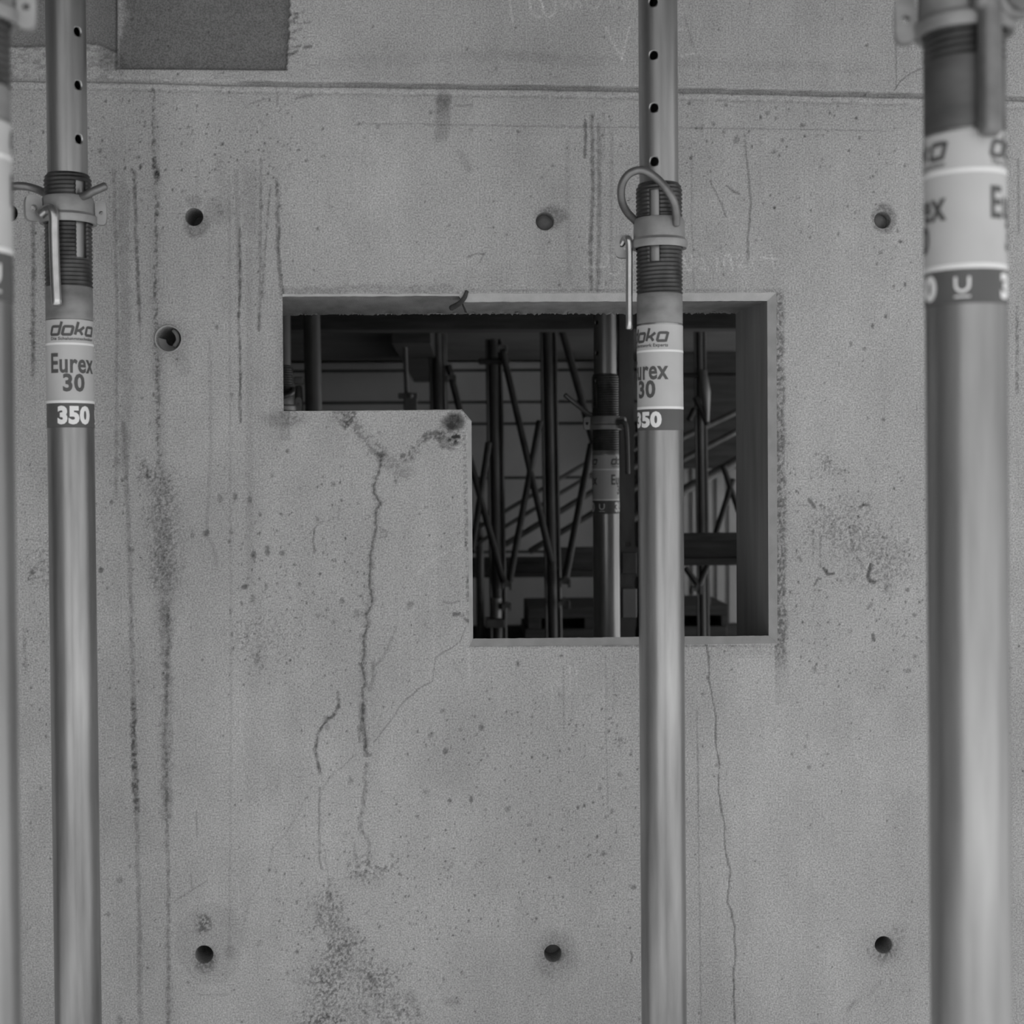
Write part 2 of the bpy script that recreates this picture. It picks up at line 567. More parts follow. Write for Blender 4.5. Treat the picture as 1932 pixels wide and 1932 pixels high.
# --- formwork joints and hairlines
stroke([(660, 233), (1080, 239), (1290, 241), (1680, 247)], 2.0, 0.28, wob=1, fade=0.05)
stroke([(1688, -40), (1691, 165)], 2.0, 0.35)
stroke([(1742, 128), (1718, 138), (1700, 152), (1688, 170)], 2, 0.4, wob=1)
stroke([(600, 118), (950, 104), (1200, 116), (1640, 128)], 22, 0.07, wob=6, speck=0.4, sc=14)
stroke([(960, 105), (1050, 112)], 16, 0.07, wob=6)
stroke([(1291, 28), (1309, 92)], 2, 0.25); stroke([(1319, 108), (1319, 150)], 2, 0.25)
stroke([(490, 228), (500, 238)], 3, 0.2); stroke([(500, 185), (470, 195)], 3, 0.3, wob=3)
stroke([(560, 186), (590, 180)], 4, 0.35, wob=4, seed=4); stroke([(860, 200), (890, 199)], 4, 0.25, wob=3)

# --- vertical rust and slurry runs
S = stroke
S([(62, 400), (63, 560), (62, 725)], 7, 0.45, speck=0.3, sc=6, fade=0.08, wob=1)
S([(82, 430), (86, 570)], 7, 0.22, speck=0.5, fade=0.1)
S([(45, 1180), (48, 1270)], 6, 0.22, speck=0.5, fade=0.15)
S([(60, 1080), (66, 1075)], 9, 0.35, speck=0.5)
S([(215, 310), (221, 600), (220, 800), (218, 950)], 6, 0.26, wob=1, fade=0.03, speck=0.3, sc=9)
S([(232, 330), (236, 600), (240, 760), (230, 900)], 19, 0.17, wob=4, fade=0.05, soft=0.25, speck=0.2, sc=12)
S([(253, 315), (256, 420), (261, 540), (264, 620)], 6, 0.45, wob=1.5, speck=0.25, sc=7, fade=0.06)
S([(264, 615), (265, 645)], 2, 0.3)
S([(288, 168), (290, 300), (295, 380), (292, 560), (297, 700), (300, 880)], 7, 0.30, speck=0.8, sc=5, wob=2, depth=0.0006)
S([(290, 250), (292, 560), (298, 700), (300, 890)], 22, 0.13, soft=0.8, wob=5)
S([(292, 300), (297, 345)], 9, 0.4, speck=0.9, sc=4, wob=4)
S([(300, 860), (305, 930), (308, 1040), (312, 1140)], 62, 0.20, speck=0.75, sc=3.2, soft=0.9, depth=0.0012, fade=0.16, seed=3)
S([(304, 880), (308, 1060), (312, 1200)], 30, 0.22, speck=0.5, sc=3.2, wob=5, soft=0.9, fade=0.1, seed=5)
S([(312, 1120), (315, 1300), (313, 1450), (315, 1560)], 21, 0.26, wob=3, soft=0.3, speck=0.35, sc=6, fade=0.06)
S([(318, 1150), (312, 1400), (317, 1640), (318, 1960)], 6, 0.30, wob=2, speck=0.4, sc=6)
S([(316, 1760), (320, 1960)], 18, 0.13, wob=4)
S([(233, 800), (243, 1000), (250, 1250), (253, 1400), (258, 1520), (262, 1700), (264, 1960)], 8, 0.26, wob=2, speck=0.25, sc=8)
S([(250, 1310), (253, 1420), (257, 1500), (259, 1545)], 11, 0.42, speck=0.6, sc=5, wob=2, soft=0.3, fade=0.1)
S([(445, 310), (450, 450), (453, 560)], 9, 0.20, fade=0.08, wob=1)
S([(452, 430), (453, 540), (450, 590), (454, 700), (452, 760), (454, 797)], 4, 0.50, wob=1.5, speck=0.3, sc=8)
S([(492, 300), (491, 500), (489, 622)], 5, 0.30, wob=1, speck=0.3)
S([(489, 592), (488, 622)], 4, 0.35)
S([(522, 330), (525, 420), (523, 480)], 8, 0.32, wob=2, speck=0.4, fade=0.1)
S([(526, 430), (525, 490), (529, 540)], 4, 0.38, wob=1); S([(510, 350), (497, 520), (494, 560)], 4, 0.28, wob=1, speck=0.4)
S([(470, 300), (470, 460)], 26, 0.12, soft=0.4, fade=0.15); S([(415, 300), (418, 360)], 20, 0.08)
S([(372, 300), (372, 380)], 4, 0.12)
S([(433, 330), (434, 800), (436, 1300), (433, 1800)], 4, 0.13, wob=1)
S([(470, 470), (470, 800), (472, 1100)], 13, 0.10, soft=0.5); S([(396, 640), (398, 850), (390, 1000)], 6, 0.15, soft=0.6)
S([(388, 1010), (402, 1030), (408, 1065)], 7, 0.14)
S([(480, 340), (480, 900), (476, 1500)], 30, 0.05)
S([(371, 1530), (372, 1575)], 2, 0.35); S([(330, 1700), (390, 1662)], 2, 0.30); S([(360, 1650), (363, 1676)], 2, 0.3)
S([(1104, 225), (1105, 260), (1103, 296)], 4.5, 0.55, wob=.6); S([(1117, 220), (1119, 350), (1114, 470), (1116, 546)], 6, 0.45, wob=1, speck=0.25, sc=8)
S([(1130, 235), (1131, 380), (1128, 546)], 7.5, 0.34, wob=1, speck=0.2, sc=8); S([(1155, 230), (1153, 420), (1153, 546)], 6, 0.16, wob=1, fade=0.1)
S([(1070, 242), (1072, 480), (1076, 546)], 8, 0.12, fade=0.1); S([(1139, 215), (1139, 300)], 5, 0.12)
S([(1404, 245), (1411, 320), (1417, 380), (1411, 450), (1411, 510)], 3.5, 0.40, wob=1, fade=0.15)
S([(1305, 290), (1305, 420), (1309, 545)], 2.0, 0.24); S([(1340, 340), (1358, 380), (1370, 410)], 2.5, 0.4, wob=2)
S([(1371, 350), (1385, 362), (1395, 366)], 3, 0.5, wob=2)
S([(836, 172), (834, 225), (832, 275)], 26, 0.26, soft=0.5, wob=3, fade=0.18); S([(836, 180), (836, 203)], 22, 0.30, wob=3, speck=0.3)
S([(868, 290), (876, 300), (884, 320)], 14, 0.15, wob=4)
S([(1919, 580), (1919, 740)], 5, 0.3, speck=0.6); S([(1921, 300), (1922, 440)], 4, 0.25)
S([(880, 486), (900, 478), (914, 479)], 2.5, 0.35, wob=1); S([(912, 480), (905, 495)], 2.5, 0.3)

# --- sealed cracks under the notch
S([(636, 782), (665, 800), (692, 828), (716, 856)], 24, 0.26, speck=0.7, sc=5, soft=0.7, wob=4)
S([(648, 778), (665, 782), (655, 800)], 16, 0.35, speck=0.9, sc=4, wob=3)
S([(716, 856), (745, 882), (778, 906)], 26, 0.22, speck=0.5, sc=5, soft=0.8, wob=4, fade=0.2)
S([(860, 785), (850, 805), (835, 822), (848, 838)], 26, 0.34, speck=0.6, sc=6, wob=4)
blob(857, 795, 25, 20, 0.60, seed=4, soft=.35); blob(854, 797, 18, 15, 0.45, seed=2, soft=.5); blob(838, 838, 12, 10, 0.35, seed=5); blob(858, 824, 18, 18, 0.5, speck=0.7, sc=6, seed=9)
S([(832, 822), (806, 822), (790, 838), (775, 858), (760, 865)], 14, 0.34, speck=0.7, sc=5, wob=4)
S([(760, 865), (745, 855), (757, 838), (754, 830)], 3, -0.10, wob=2)
blob(717, 857, 12, 7, 0.5, depth=0.002)
crk = [(718, 860), (714, 890), (706, 915), (706, 932), (715, 943), (708, 965), (711, 990), (707, 1010), (701, 1030), (699, 1068), (695, 1095), (703, 1125), (700, 1140), (690, 1160), (692, 1185), (686, 1210), (685, 1245), (687, 1300), (684, 1335), (687, 1375), (689, 1420)]
S(crk, 13, 0.22, wob=6, speck=0.5, sc=6)
S(crk, 3.4, 0.46, wob=6, depth=0.0012, speck=0.2)
S([(706, 915), (704, 930), (713, 941)], 3, 0.3, wob=1); S([(717, 995), (730, 1003), (728, 1014), (716, 1014)], 3, 0.28, wob=1)
S([(683, 1120), (684, 1135), (695, 1142)], 3, 0.25, wob=2)
S([(686, 1330), (683, 1380), (690, 1425)], 8, 0.34, wob=3, speck=0.4); S([(676, 1370), (679, 1400)], 4, 0.35)
S([(690, 1440), (689, 1500), (681, 1550), (680, 1570)], 7, 0.30, wob=3, speck=0.4, sc=6)
S([(683, 1570), (696, 1585), (697, 1620), (690, 1650)], 7, 0.22, wob=3, speck=0.5); S([(668, 1590), (671, 1620)], 4, 0.22)
S([(748, 1178), (738, 1210), (718, 1245), (704, 1260)], 5, 0.18, wob=3, speck=0.4); S([(704, 1250), (703, 1285), (698, 1300)], 6, 0.25, wob=2)
S([(638, 1306), (640, 1330), (630, 1348), (614, 1362), (600, 1385), (596, 1412), (603, 1460)], 5, 0.50, wob=3, speck=0.35, sc=6)
S([(614, 1355), (616, 1375)], 8, 0.3, wob=2)
S([(603, 1486), (603, 1515), (602, 1550), (602, 1600), (606, 1640)], 3.5, 0.33, wob=2)
S([(612, 1615), (618, 1645), (622, 1670)], 3, 0.2, wob=2)
S([(880, 1180), (868, 1210), (846, 1226), (822, 1240), (816, 1285), (790, 1300), (760, 1325), (735, 1365), (705, 1400)], 2.0, 0.33, wob=2)
S([(668, 1425), (645, 1448), (622, 1465), (608, 1490)], 2.0, 0.25, wob=2); S([(577, 1505), (560, 1540), (540, 1572), (515, 1600), (505, 1650), (470, 1700), (455, 1760)], 2.0, 0.16, wob=2)
S([(857, 1158), (868, 1158), (882, 1170)], 7, 0.40, speck=0.5, wob=3)
S([(855, 1245), (872, 1280)], 5, 0.14); S([(838, 1136), (852, 1138), (866, 1134)], 3, 0.3, wob=2)
S([(640, 958), (638, 980)], 3, 0.2); S([(593, 998), (591, 1020), (593, 1042)], 4, 0.40, wob=1); S([(593, 998), (602, 986), (612, 984)], 2, 0.3)
S([(1330, 1204), (1336, 1235), (1338, 1285), (1347, 1330), (1352, 1370), (1349, 1395), (1357, 1440), (1356, 1490), (1362, 1530), (1368, 1560), (1367, 1595), (1377, 1640), (1373, 1700), (1386, 1745), (1388, 1800), (1383, 1850), (1385, 1885), (1388, 1960)], 2.4, 0.52, wob=2.5, depth=0.0008)
S([(1382, 1825), (1384, 1870), (1381, 1895)], 2, 0.4, wob=1)
S([(1315, 1340), (1317, 1500), (1320, 1700), (1323, 1960)], 2.2, 0.25, wob=.6); S([(1317, 1410), (1318, 1530)], 2.4, 0.2)
S([(1143, 1230), (1144, 1400), (1147, 1530)], 1.8, 0.22, wob=.5); S([(1063, 1258), (1064, 1378)], 3, 0.20); S([(1158, 1275), (1158, 1350)], 3, 0.12)
S([(1190, 1795), (1193, 1805), (1190, 1815)], 3, 0.5)
S([(1600, 1905), (1612, 1890)], 6, 0.2); S([(1640, 1880), (1662, 1850)], 6, 0.12); S([(1590, 1925), (1635, 1865)], 10, 0.06)

# --- stain fringes and rough edges round the opening
k = near(470, 548, 545, 830)
dl = 535 - PX[k]
tone[k] *= 1 - 0.24 * np.exp(-np.clip(dl, 0, 99) / 12.0) * (0.4 + 1.2 * fbm(PX[k] / 9, PY[k] / 22, 101, 3)) * sstep(565, 620, PY[k])
blob(540, 790, 46, 20, 0.28, speck=0.3, seed=6)
S([(535, 552), (700, 545), (850, 548)], 16, 0.20, wob=4, speck=0.4)
S([(527, 470), (530, 515), (535, 555)], 3, 0.45, wob=1)
k = near(1462, 1520, 545, 1330)
dr = PX[k] - (1466 + (PY[k] - 551) * 0.009)
rag = 12 + 14 * (fbm(PY[k] / 26, PX[k] * 0, 103, 3) - 0.35)
ek = (1 - sstep(rag * 0.55, rag + 2, dr)) * sstep(540, 560, PY[k]) * (1 - sstep(1190, 1310, PY[k]))
tone[k] *= 1 - 0.42 * ek * (0.35 + 1.1 * sstep(0.35, 0.65, fbm(PX[k] / 3.5, PY[k] / 4.5, 105, 2)))
tone[k] *= 1 - 0.12 * np.exp(-np.clip(dr, 0, 99) / 18.0)
disp[k] += 0.0015 * ek * fbm(PX[k] / 3.5, PY[k] / 4.5, 105, 2)
S([(886, 1219), (1100, 1218), (1469, 1219)], 4, 0.32, speck=0.4, sc=10)
S([(890, 548), (1460, 548)], 5, 0.18, speck=0.4, sc=12)
S([(1340, 1232), (1480, 1228)], 18, 0.12, speck=0.5, soft=.8)
S([(876, 820), (880, 1000), (884, 1160)], 6, 0.22, speck=0.8, sc=5)
S([(740, 545), (1000, 520), (1200, 530)], 40, 0.04, wob=8)

# --- honeycombed patches
def patch(cx, cy, rx, ry, a, sc=4.0, depth=0.001, seed=0):
    blob(cx, cy, rx, ry, a * 0.95, soft=0.9, speck=0.9, sc=sc * 0.75, depth=depth, seed=seed, wob=0.35)
patch(690, 1640, 38, 40, 0.20, 5, seed=1); patch(620, 1720, 40, 60, 0.20, 5, seed=2); patch(640, 1800, 60, 60, 0.26, 4.5, seed=3)
patch(615, 1860, 60, 60, 0.30, 4.5, seed=4); patch(710, 1860, 60, 60, 0.24, 5, seed=5); patch(610, 1930, 80, 40, 0.32, 4, seed=6); patch(740, 1920, 70, 50, 0.24, 5, seed=7)
patch(1610, 1000, 110, 70, 0.15, 4, seed=8); patch(1660, 1060, 90, 60, 0.14, 4, seed=9); patch(1560, 880, 40, 40, 0.12, 4, seed=10)
patch(270, 890, 20, 40, 0.15, 4, seed=11); patch(110, 1060, 80, 90, 0.12, 4.5, seed=12); patch(490, 1200, 90, 60, 0.09, 4, seed=13)
S([(775, 1870), (790, 1915)], 14, 0.16, wob=4); blob(855, 1890, 20, 10, 0.18, seed=3)
S([(600, 1740), (620, 1700), (625, 1660)], 10, 0.16, speck=0.6); S([(640, 1790), (690, 1775)], 6, 0.25, speck=0.7); S([(700, 1845), (712, 1880)], 10, 0.25, speck=0.7)
S([(1527, 943), (1533, 950), (1537, 957)], 6, 0.55, wob=1); blob(1549, 954, 4, 5, 0.5); S([(1505, 952), (1525, 954)], 4, 0.22)
S([(1622, 957), (1630, 953), (1640, 953)], 4, 0.55); S([(1607, 1008), (1614, 996)], 8, 0.30); S([(1554, 1072), (1561, 1084), (1573, 1082)], 4.5, 0.65)
S([(1643, 1066), (1638, 1085), (1641, 1095), (1651, 1097)], 6, 0.65, wob=1.5, depth=0.002); S([(1647, 1198), (1648, 1207)], 6, 0.6); S([(1536, 1105), (1543, 1092), (1548, 1092)], 3.5, 0.5)
S([(1618, 1054), (1624, 1060)], 5, 0.3); S([(1507, 1051), (1511, 1058)], 5, 0.4); S([(1673, 1105), (1671, 1118)], 6, 0.22); S([(1638, 1146), (1644, 1140)], 6, 0.35)
S([(1535, 1000), (1534, 1065)], 2, 0.3, speck=0.6); S([(1548, 1020), (1548, 1070)], 2, 0.3, speck=0.6); S([(1607, 1018), (1609, 1045)], 3, 0.2, speck=0.6)
S([(1561, 862), (1562, 870)], 4, 0.4); S([(1604, 780), (1605, 900)], 2, -0.06)

# --- finger-like dabs and larger voids; void shade and dirt painted into the tone
for (x, y, rx, ry, a) in [(414, 940, 5, 10, .28), (443, 935, 5, 11, .42), (471, 943, 5, 8, .45), (388, 1006, 8, 8, .5), (362, 1009, 4, 6, .3), (435, 1003, 5, 6, .3),
                          (478, 1046, 6, 11, .5), (504, 1038, 6, 11, .5), (532, 1043, 7, 6, .45), (555, 1065, 4, 3, .5), (462, 1107, 8, 6, .6), (476, 1131, 6, 12, .3), (455, 1138, 3, 6, .3), (501, 1106, 5, 6, .3),
                          (564, 1102, 4, 5, .35), (484, 1243, 7, 14, .28), (492, 1258, 6, 6, .22), (490, 970, 4, 5, .4), (530, 969, 4, 4, .4), (437, 1197, 3, 5, .4),
                          (628, 912, 5, 5, .4), (645, 1134, 6, 7, .4), (773, 1140, 9, 7, .35), (672, 1156, 7, 8, .3), (628, 1173, 4, 5, .35), (600, 1160, 6, 6, .25),
                          (812, 1387, 6, 7, .35), (840, 1417, 5, 7, .45), (835, 1341, 5, 5, .25), (868, 1376, 4, 5, .25), (802, 1494, 6, 6, .28), (848, 1511, 4, 5, .5), (889, 1508, 4, 8, .5), (908, 1371, 5, 6, .25),
                          (787, 1540, 4, 4, .4), (660, 1472, 8, 10, .25), (726, 1639, 4, 8, .25), (740, 1634, 5, 6, .28), (719, 1640, 5, 5, .25), (225, 1660, 8, 8, .3), (203, 1725, 6, 5, .25), (560, 1796, 4, 4, .55),
                          (225, 1925, 8, 10, .25), (190, 1075, 6, 6, .6), (249, 1037, 6, 7, .35), (230, 905, 4, 6, .4), (236, 900, 4, 4, .3), (210, 947, 4, 6, .35),
                          (957, 1527, 6, 7, .3), (998, 1556, 6, 5, .25), (1132, 1488, 5, 5, .3), (1169, 1461, 6, 5, .35), (1170, 1396, 5, 6, .3), (1090, 1524, 3, 5, .6), (1102, 1520, 3, 4, .55), (1138, 1610, 6, 6, .35), (1196, 1674, 6, 5, .4),
                          (908, 1372, 5, 7, .25), (1055, 1310, 3, 5, .35), (1162, 1312, 3, 3, .4), (1326, 1309, 4, 4, .4), (1661, 476, 5, 5, .4), (1699, 455, 5, 4, .5), (1707, 536, 4, 6, .5), (1686, 540, 3, 3, .5),
                          (1605, 648, 3, 6, .35), (1631, 657, 4, 4, .3), (1340, 720, 5, 5, .25), (1712, 1112, 4, 5, .4), (1725, 1237, 5, 5, .25), (1712, 1265, 8, 6, .3), (1536, 1263, 5, 8, .25), (1603, 1190, 5, 5, .22),
                          (1526, 1447, 5, 4, .45), (1519, 1408, 3, 4, .35), (1494, 1423, 3, 4, .3), (1561, 1422, 3, 3, .35), (1705, 1200, 4, 4, .3), (1725, 1160, 4, 5, .35),
                          (812, 211, 4, 4, .4), (676, 233, 5, 4, .3), (713, 238, 5, 5, .3), (686, 257, 5, 4, .2), (888, 243, 5, 4, .3), (978, 248, 5, 4, .3), (1300, 194, 5, 5, .35), (1369, 197, 4, 4, .4), (1448, 213, 4, 5, .35), (1463, 221, 4, 7, .2),
                          (1515, 236, 7, 5, .45), (1389, 262, 7, 9, .3), (1460, 285, 6, 5, .3), (1475, 264, 4, 4, .35), (1635, 84, 4, 5, .35), (1345, 232, 5, 5, .3),
                          (187, 284, 5, 6, .35), (215, 284, 4, 5, .18), (260, 296, 5, 4, .35), (248, 320, 4, 4, .5), (297, 322, 5, 9, .5), (563, 283, 4, 3, .4), (578, 302, 4, 4, .3), (610, 293, 4, 4, .25), (62, 400, 5, 6, .3)]:
    blob(x, y, rx, ry, a, soft=0.5, depth=0.0015, wob=0.3, seed=int(x) % 11)

# --- tie hole surroundings
blob(370, 424, 28, 28, 0.36, speck=0.2, seed=1, soft=.3); blob(366, 380, 18, 14, 0.2, seed=2, soft=.4); blob(413, 397, 27, 27, 0.16, seed=3, wob=.08, soft=.3); blob(413, 397, 26, 26, 0.14, ring=True, wob=.06); blob(416, 396, 12, 13, 0.2, speck=0.8, sc=3)
blob(318, 640, 42, 44, 0.20, seed=4); blob(345, 690, 20, 30, 0.12, seed=5); blob(296, 690, 12, 30, 0.12)
blob(1040, 410, 32, 28, 0.36, speck=0.2, seed=6, soft=.4); blob(1668, 411, 24, 30, 0.42, speck=0.2, seed=7, soft=.3)
blob(398, 1778, 60, 72, 0.12, soft=.2, wob=.14, seed=8); blob(398, 1778, 60, 72, 0.10, ring=True, wob=.14, seed=8); blob(388, 1812, 28, 26, 0.38, speck=0.4, seed=9); blob(384, 1745, 20, 24, 0.32, speck=0.8, seed=10); blob(434, 1797, 13, 14, 0.22, speck=.3)
blob(1046, 1802, 46, 48, 0.42, soft=1.0, speck=0.35, seed=11); blob(1056, 1775, 30, 30, 0.08, speck=.4); blob(1668, 1790, 34, 32, 0.42, soft=.9, speck=0.4, seed=12); blob(1690, 1765, 26, 26, 0.13, speck=.8, seed=13)
S([(375, 1877), (430, 1877)], 2, 0.25)

# --- air voids over the grid part; tone painted with their shade and dirt
ng = len(gx) * len(gz)
GX = np.asarray(gx); GZ = np.asarray(gz)
rng = np.random.default_rng(11)
pits = []
for n_, x0, x1, y0, y1, rlo, rhi in [(1300, 0, 1932, 190, 1932, 1.0, 2.0), (170, 0, 1932, 190, 1932, 2.0, 3.6), (60, 0, 1932, 0, 150, 1.3, 2.6), (300, 560, 900, 850, 1800, 1.1, 2.2), (220, 430, 700, 1000, 1300, 1.1, 2.2), (280, 900, 1220, 1300, 1750, 1.1, 2.4), (260, 1480, 1760, 880, 1300, 1.1, 2.4), (220, 40, 300, 850, 1300, 1.1, 2.2), (170, 1180, 1700, 170, 520, 1.2, 2.6), (260, 520, 900, 1600, 1932, 1.1, 2.4), (260, 40, 560, 170, 420, 1.3, 2.6)]:
    pits.append(np.stack([rng.uniform(x0, x1, n_), rng.uniform(y0, y1, n_), rng.uniform(rlo, rhi, n_), rng.uniform(0.10, 0.68, n_), rng.uniform(0.8, 1.7, n_)], 1))
pits = np.vstack(pits)
tone2 = tone[:ng].reshape(len(gz), len(gx)); disp2 = disp[:ng].reshape(len(gz), len(gx))
PX2 = PX[:ng].reshape(len(gz), len(gx)); PY2 = PY[:ng].reshape(len(gz), len(gx))
for (x, y, r, a, asp) in pits:
    p = at(x, y)
    e = r / ppm(0) * 2.2
    i0, i1 = np.searchsorted(GX, p[0] - e), np.searchsorted(GX, p[0] + e) + 1
    j0, j1 = np.searchsorted(GZ, p[2] - e * asp), np.searchsorted(GZ, p[2] + e * asp) + 1
    q = np.hypot(PX2[j0:j1, i0:i1] - x, (PY2[j0:j1, i0:i1] - y) / asp) / r
    kq = 1 - sstep(0.4, 1.35, q)
    tone2[j0:j1, i0:i1] *= 1 - a * kq
    disp2[j0:j1, i0:i1] += 0.0010 * r / 3 * kq
tone[:ng] = tone2.ravel(); disp[:ng] = disp2.ravel()

# --- chalk marks
def chalk(pts, a=0.16, w=3.2, seed=0):
    a = a * (2.3 if 440 < pts[0][1] < 540 else 1.7)
    stroke(smooth_path(pts, 5) if len(pts) > 2 else pts, w, a, add=True, speck=0.45, sc=3.0, soft=0.6, seed=seed)
chalk([(960, -12), (964, 20), (968, 42)]); chalk([(998, -10), (1001, 14), (1012, 32), (1024, 26), (1023, 5), (1018, -8)]); chalk([(1018, -8), (1026, 20), (1035, 32), (1046, 24), (1048, 4), (1042, -8)])
chalk([(1057, -6), (1060, 5), (1066, 12), (1069, 2), (1071, 0), (1075, 12), (1082, 18), (1085, 6), (1092, 4), (1096, 14)], 0.12); chalk([(1105, -6), (1107, 8), (1118, 16), (1129, 12), (1133, 0), (1132, -8)], 0.12)
chalk([(1150, -6), (1154, 8), (1160, -2)], 0.09); chalk([(1174, -4), (1178, 10), (1185, 13), (1190, 2)], 0.1)
chalk([(1143, 52), (1158, 82), (1166, 98), (1173, 111)], 0.15); chalk([(1173, 111), (1180, 84), (1186, 58), (1191, 38)], 0.15)
chalk([(1282, 25), (1300, 22)], 0.11); chalk([(1282, 56), (1296, 54)], 0.11); chalk([(1282, 106), (1308, 101)], 0.15); chalk([(1306, 22), (1318, 50), (1316, 80)], 0.05)
chalk([(1103, 504), (1142, 503)], 0.10); chalk([(1122, 488), (1120, 522)], 0.06); chalk([(1146, 478), (1149, 500), (1152, 516)], 0.09); chalk([(1150, 482), (1166, 486), (1172, 505), (1164, 519), (1150, 516)], 0.08)
chalk([(1289, 484), (1293, 500), (1301, 511), (1307, 500), (1305, 482)], 0.14); chalk([(1312, 500), (1322, 488), (1330, 498), (1322, 508), (1338, 508)], 0.08); chalk([(1352, 484), (1353, 510)], 0.13); chalk([(1365, 500), (1368, 484), (1376, 482), (1380, 498), (1383, 511)], 0.14)
chalk([(1396, 500), (1404, 484), (1393, 482), (1391, 500), (1404, 505)], 0.08); chalk([(1420, 484), (1421, 500)], 0.08); chalk([(1436, 486), (1470, 489)], 0.11); chalk([(1455, 476), (1458, 495), (1462, 509)], 0.11)
chalk([(1040, 1342), (1042, 1310), (1041, 1290), (1050, 1288), (1060, 1292)], 0.08); chalk([(1018, 1306), (1030, 1298)], 0.06); chalk([(1075, 1258), (1077, 1302)], 0.09); chalk([(1087, 1258), (1089, 1300)], 0.08); chalk([(1100, 1330), (1116, 1360)], 0.06); chalk([(1139, 1280), (1141, 1330)], 0.06)
chalk([(755, 1160), (753, 1295)], 0.06, 3); chalk([(778, 1140), (778, 1298)], 0.06, 3); chalk([(822, 1060), (818, 1260)], 0.05, 3); chalk([(884, 1225), (886, 1290)], 0.09, 3); chalk([(875, 1027), (820, 1055), (790, 1080)], 0.10, 4)
S([(470, 1180), (475, 1500)], 60, -0.03); S([(1000, 620), (1000, 900)], 2, 0)

tone = np.clip(tone, 0.06, 1.5)

# --- close the tie holes as real bores
WV = np.stack([V2[:, 0], disp, V2[:, 1]], 1)
tone_all = [tone]
allF = [WF]
nxt = N
ex = []
for (hx, hz, hr), rim in zip(tie_w, rims):
    prev = rim
    n = len(rim)
    for dpt, sc_ in ((0.003, 0.97), (0.02, 0.95), (0.06, 0.93), (0.14, 0.90)):
        ring = np.stack([hx + (V2[rim, 0] - hx) * sc_, np.full(n, dpt), hz + (V2[rim, 1] - hz) * sc_], 1)
        ex.append(ring); tone_all.append(np.full(n, 0.62))
        cur = np.arange(nxt, nxt + n); nxt += n
        allF.append(np.stack([prev, np.roll(prev, -1), np.roll(cur, -1), cur], 1))
        prev = cur
    # end cap as a fan folded into quads
    ex.append(np.array([[hx, 0.14, hz]])); tone_all.append(np.array([0.3]))
    c = nxt; nxt += 1
    half = np.arange(0, n - 1, 2)
    allF.append(np.stack([prev[half], prev[half + 1], prev[(half + 2) % n], np.full(len(half), c)], 1))
WV = np.vstack([WV] + ex)
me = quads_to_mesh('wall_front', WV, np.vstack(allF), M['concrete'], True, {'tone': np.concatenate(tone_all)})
wall = bpy.data.objects.new('wall_front', me)
COL.objects.link(wall)
tag(wall, 'weathered grey concrete wall with an L-shaped opening and tie holes', None, None, 'structure')

# --- the opening: chamfer, reveals, back edge
c1 = 0.014
bT = at(900, 592, THICK)[2]; bR = at(1389, 900, THICK)[0]; bB = at(1200, 1210, THICK)[2]
bL = at(524, 690, THICK)[0]; bS = at(879, 1000, THICK)[0]; bP = at(700, 781, THICK)[2]
X_B = at(866, 553)[0]
loop0 = [(X_L, Z_T), (X_B, Z_T), (X_B, Z_T), (X_R, Z_T), (X_R, Z_B), (X_S, Z_B), (X_S, Z_S - CUT), (X_S - CUT * 0.6, Z_S), (X_L, Z_S)]
loop1 = [(X_L - .001, Z_T - .004), (X_B, Z_T - .004), (X_B + .006, Z_T - c1), (X_R - c1 * 1.05, Z_T - c1), (X_R - c1, Z_B + c1 * .95), (X_S + .007, Z_B + c1 * .95), (X_S + .007, Z_S - CUT - .002), (X_S - CUT * .6, Z_S + .0015), (X_L - .001, Z_S + .0005)]
loop2 = [(bL, bT), (X_B + .01, bT), (X_B + .016, bT), (bR, bT), (bR, bB), (bS, bB), (bS, bP - .02), (bS - .012, bP), (bL, bP)]
depth1 = [.004, .004, .013, .013, .013, .013, .010, .002, .001]

def strip_between(A, B, yA, yB, na, nb, rough=0.0, seed=0, back_rough=0.0):
    """grid patch between segment A (2 pts) on plane yA and segment B on plane yB"""
    V, F = [], []
    for j in range(nb + 1):
        t = j / nb
        for i in range(na + 1):
            s = i / na
            p0 = np.array(A[0]) * (1 - s) + np.array(A[1]) * s
            p1 = np.array(B[0]) * (1 - s) + np.array(B[1]) * s
            ya = yA[0] * (1 - s) + yA[1] * s
            p = p0 * (1 - t) + p1 * t
            y = ya * (1 - t) + yB * t
            e = rough * (float(vnoise(np.array(i * .7), np.array(j * .9), seed)) - .5)
            b_ = back_rough * (t ** 6) * (float(vnoise(np.array(i * 1.3), np.array(j * 0.3), seed + 5)) - .5)
            V.append((p[0], y, p[1] + e + b_))
    for j in range(nb):
        for i in range(na):
            a = j * (na + 1) + i
            F.append((a, a + 1, a + na + 2, a + na + 1))
    return V, F

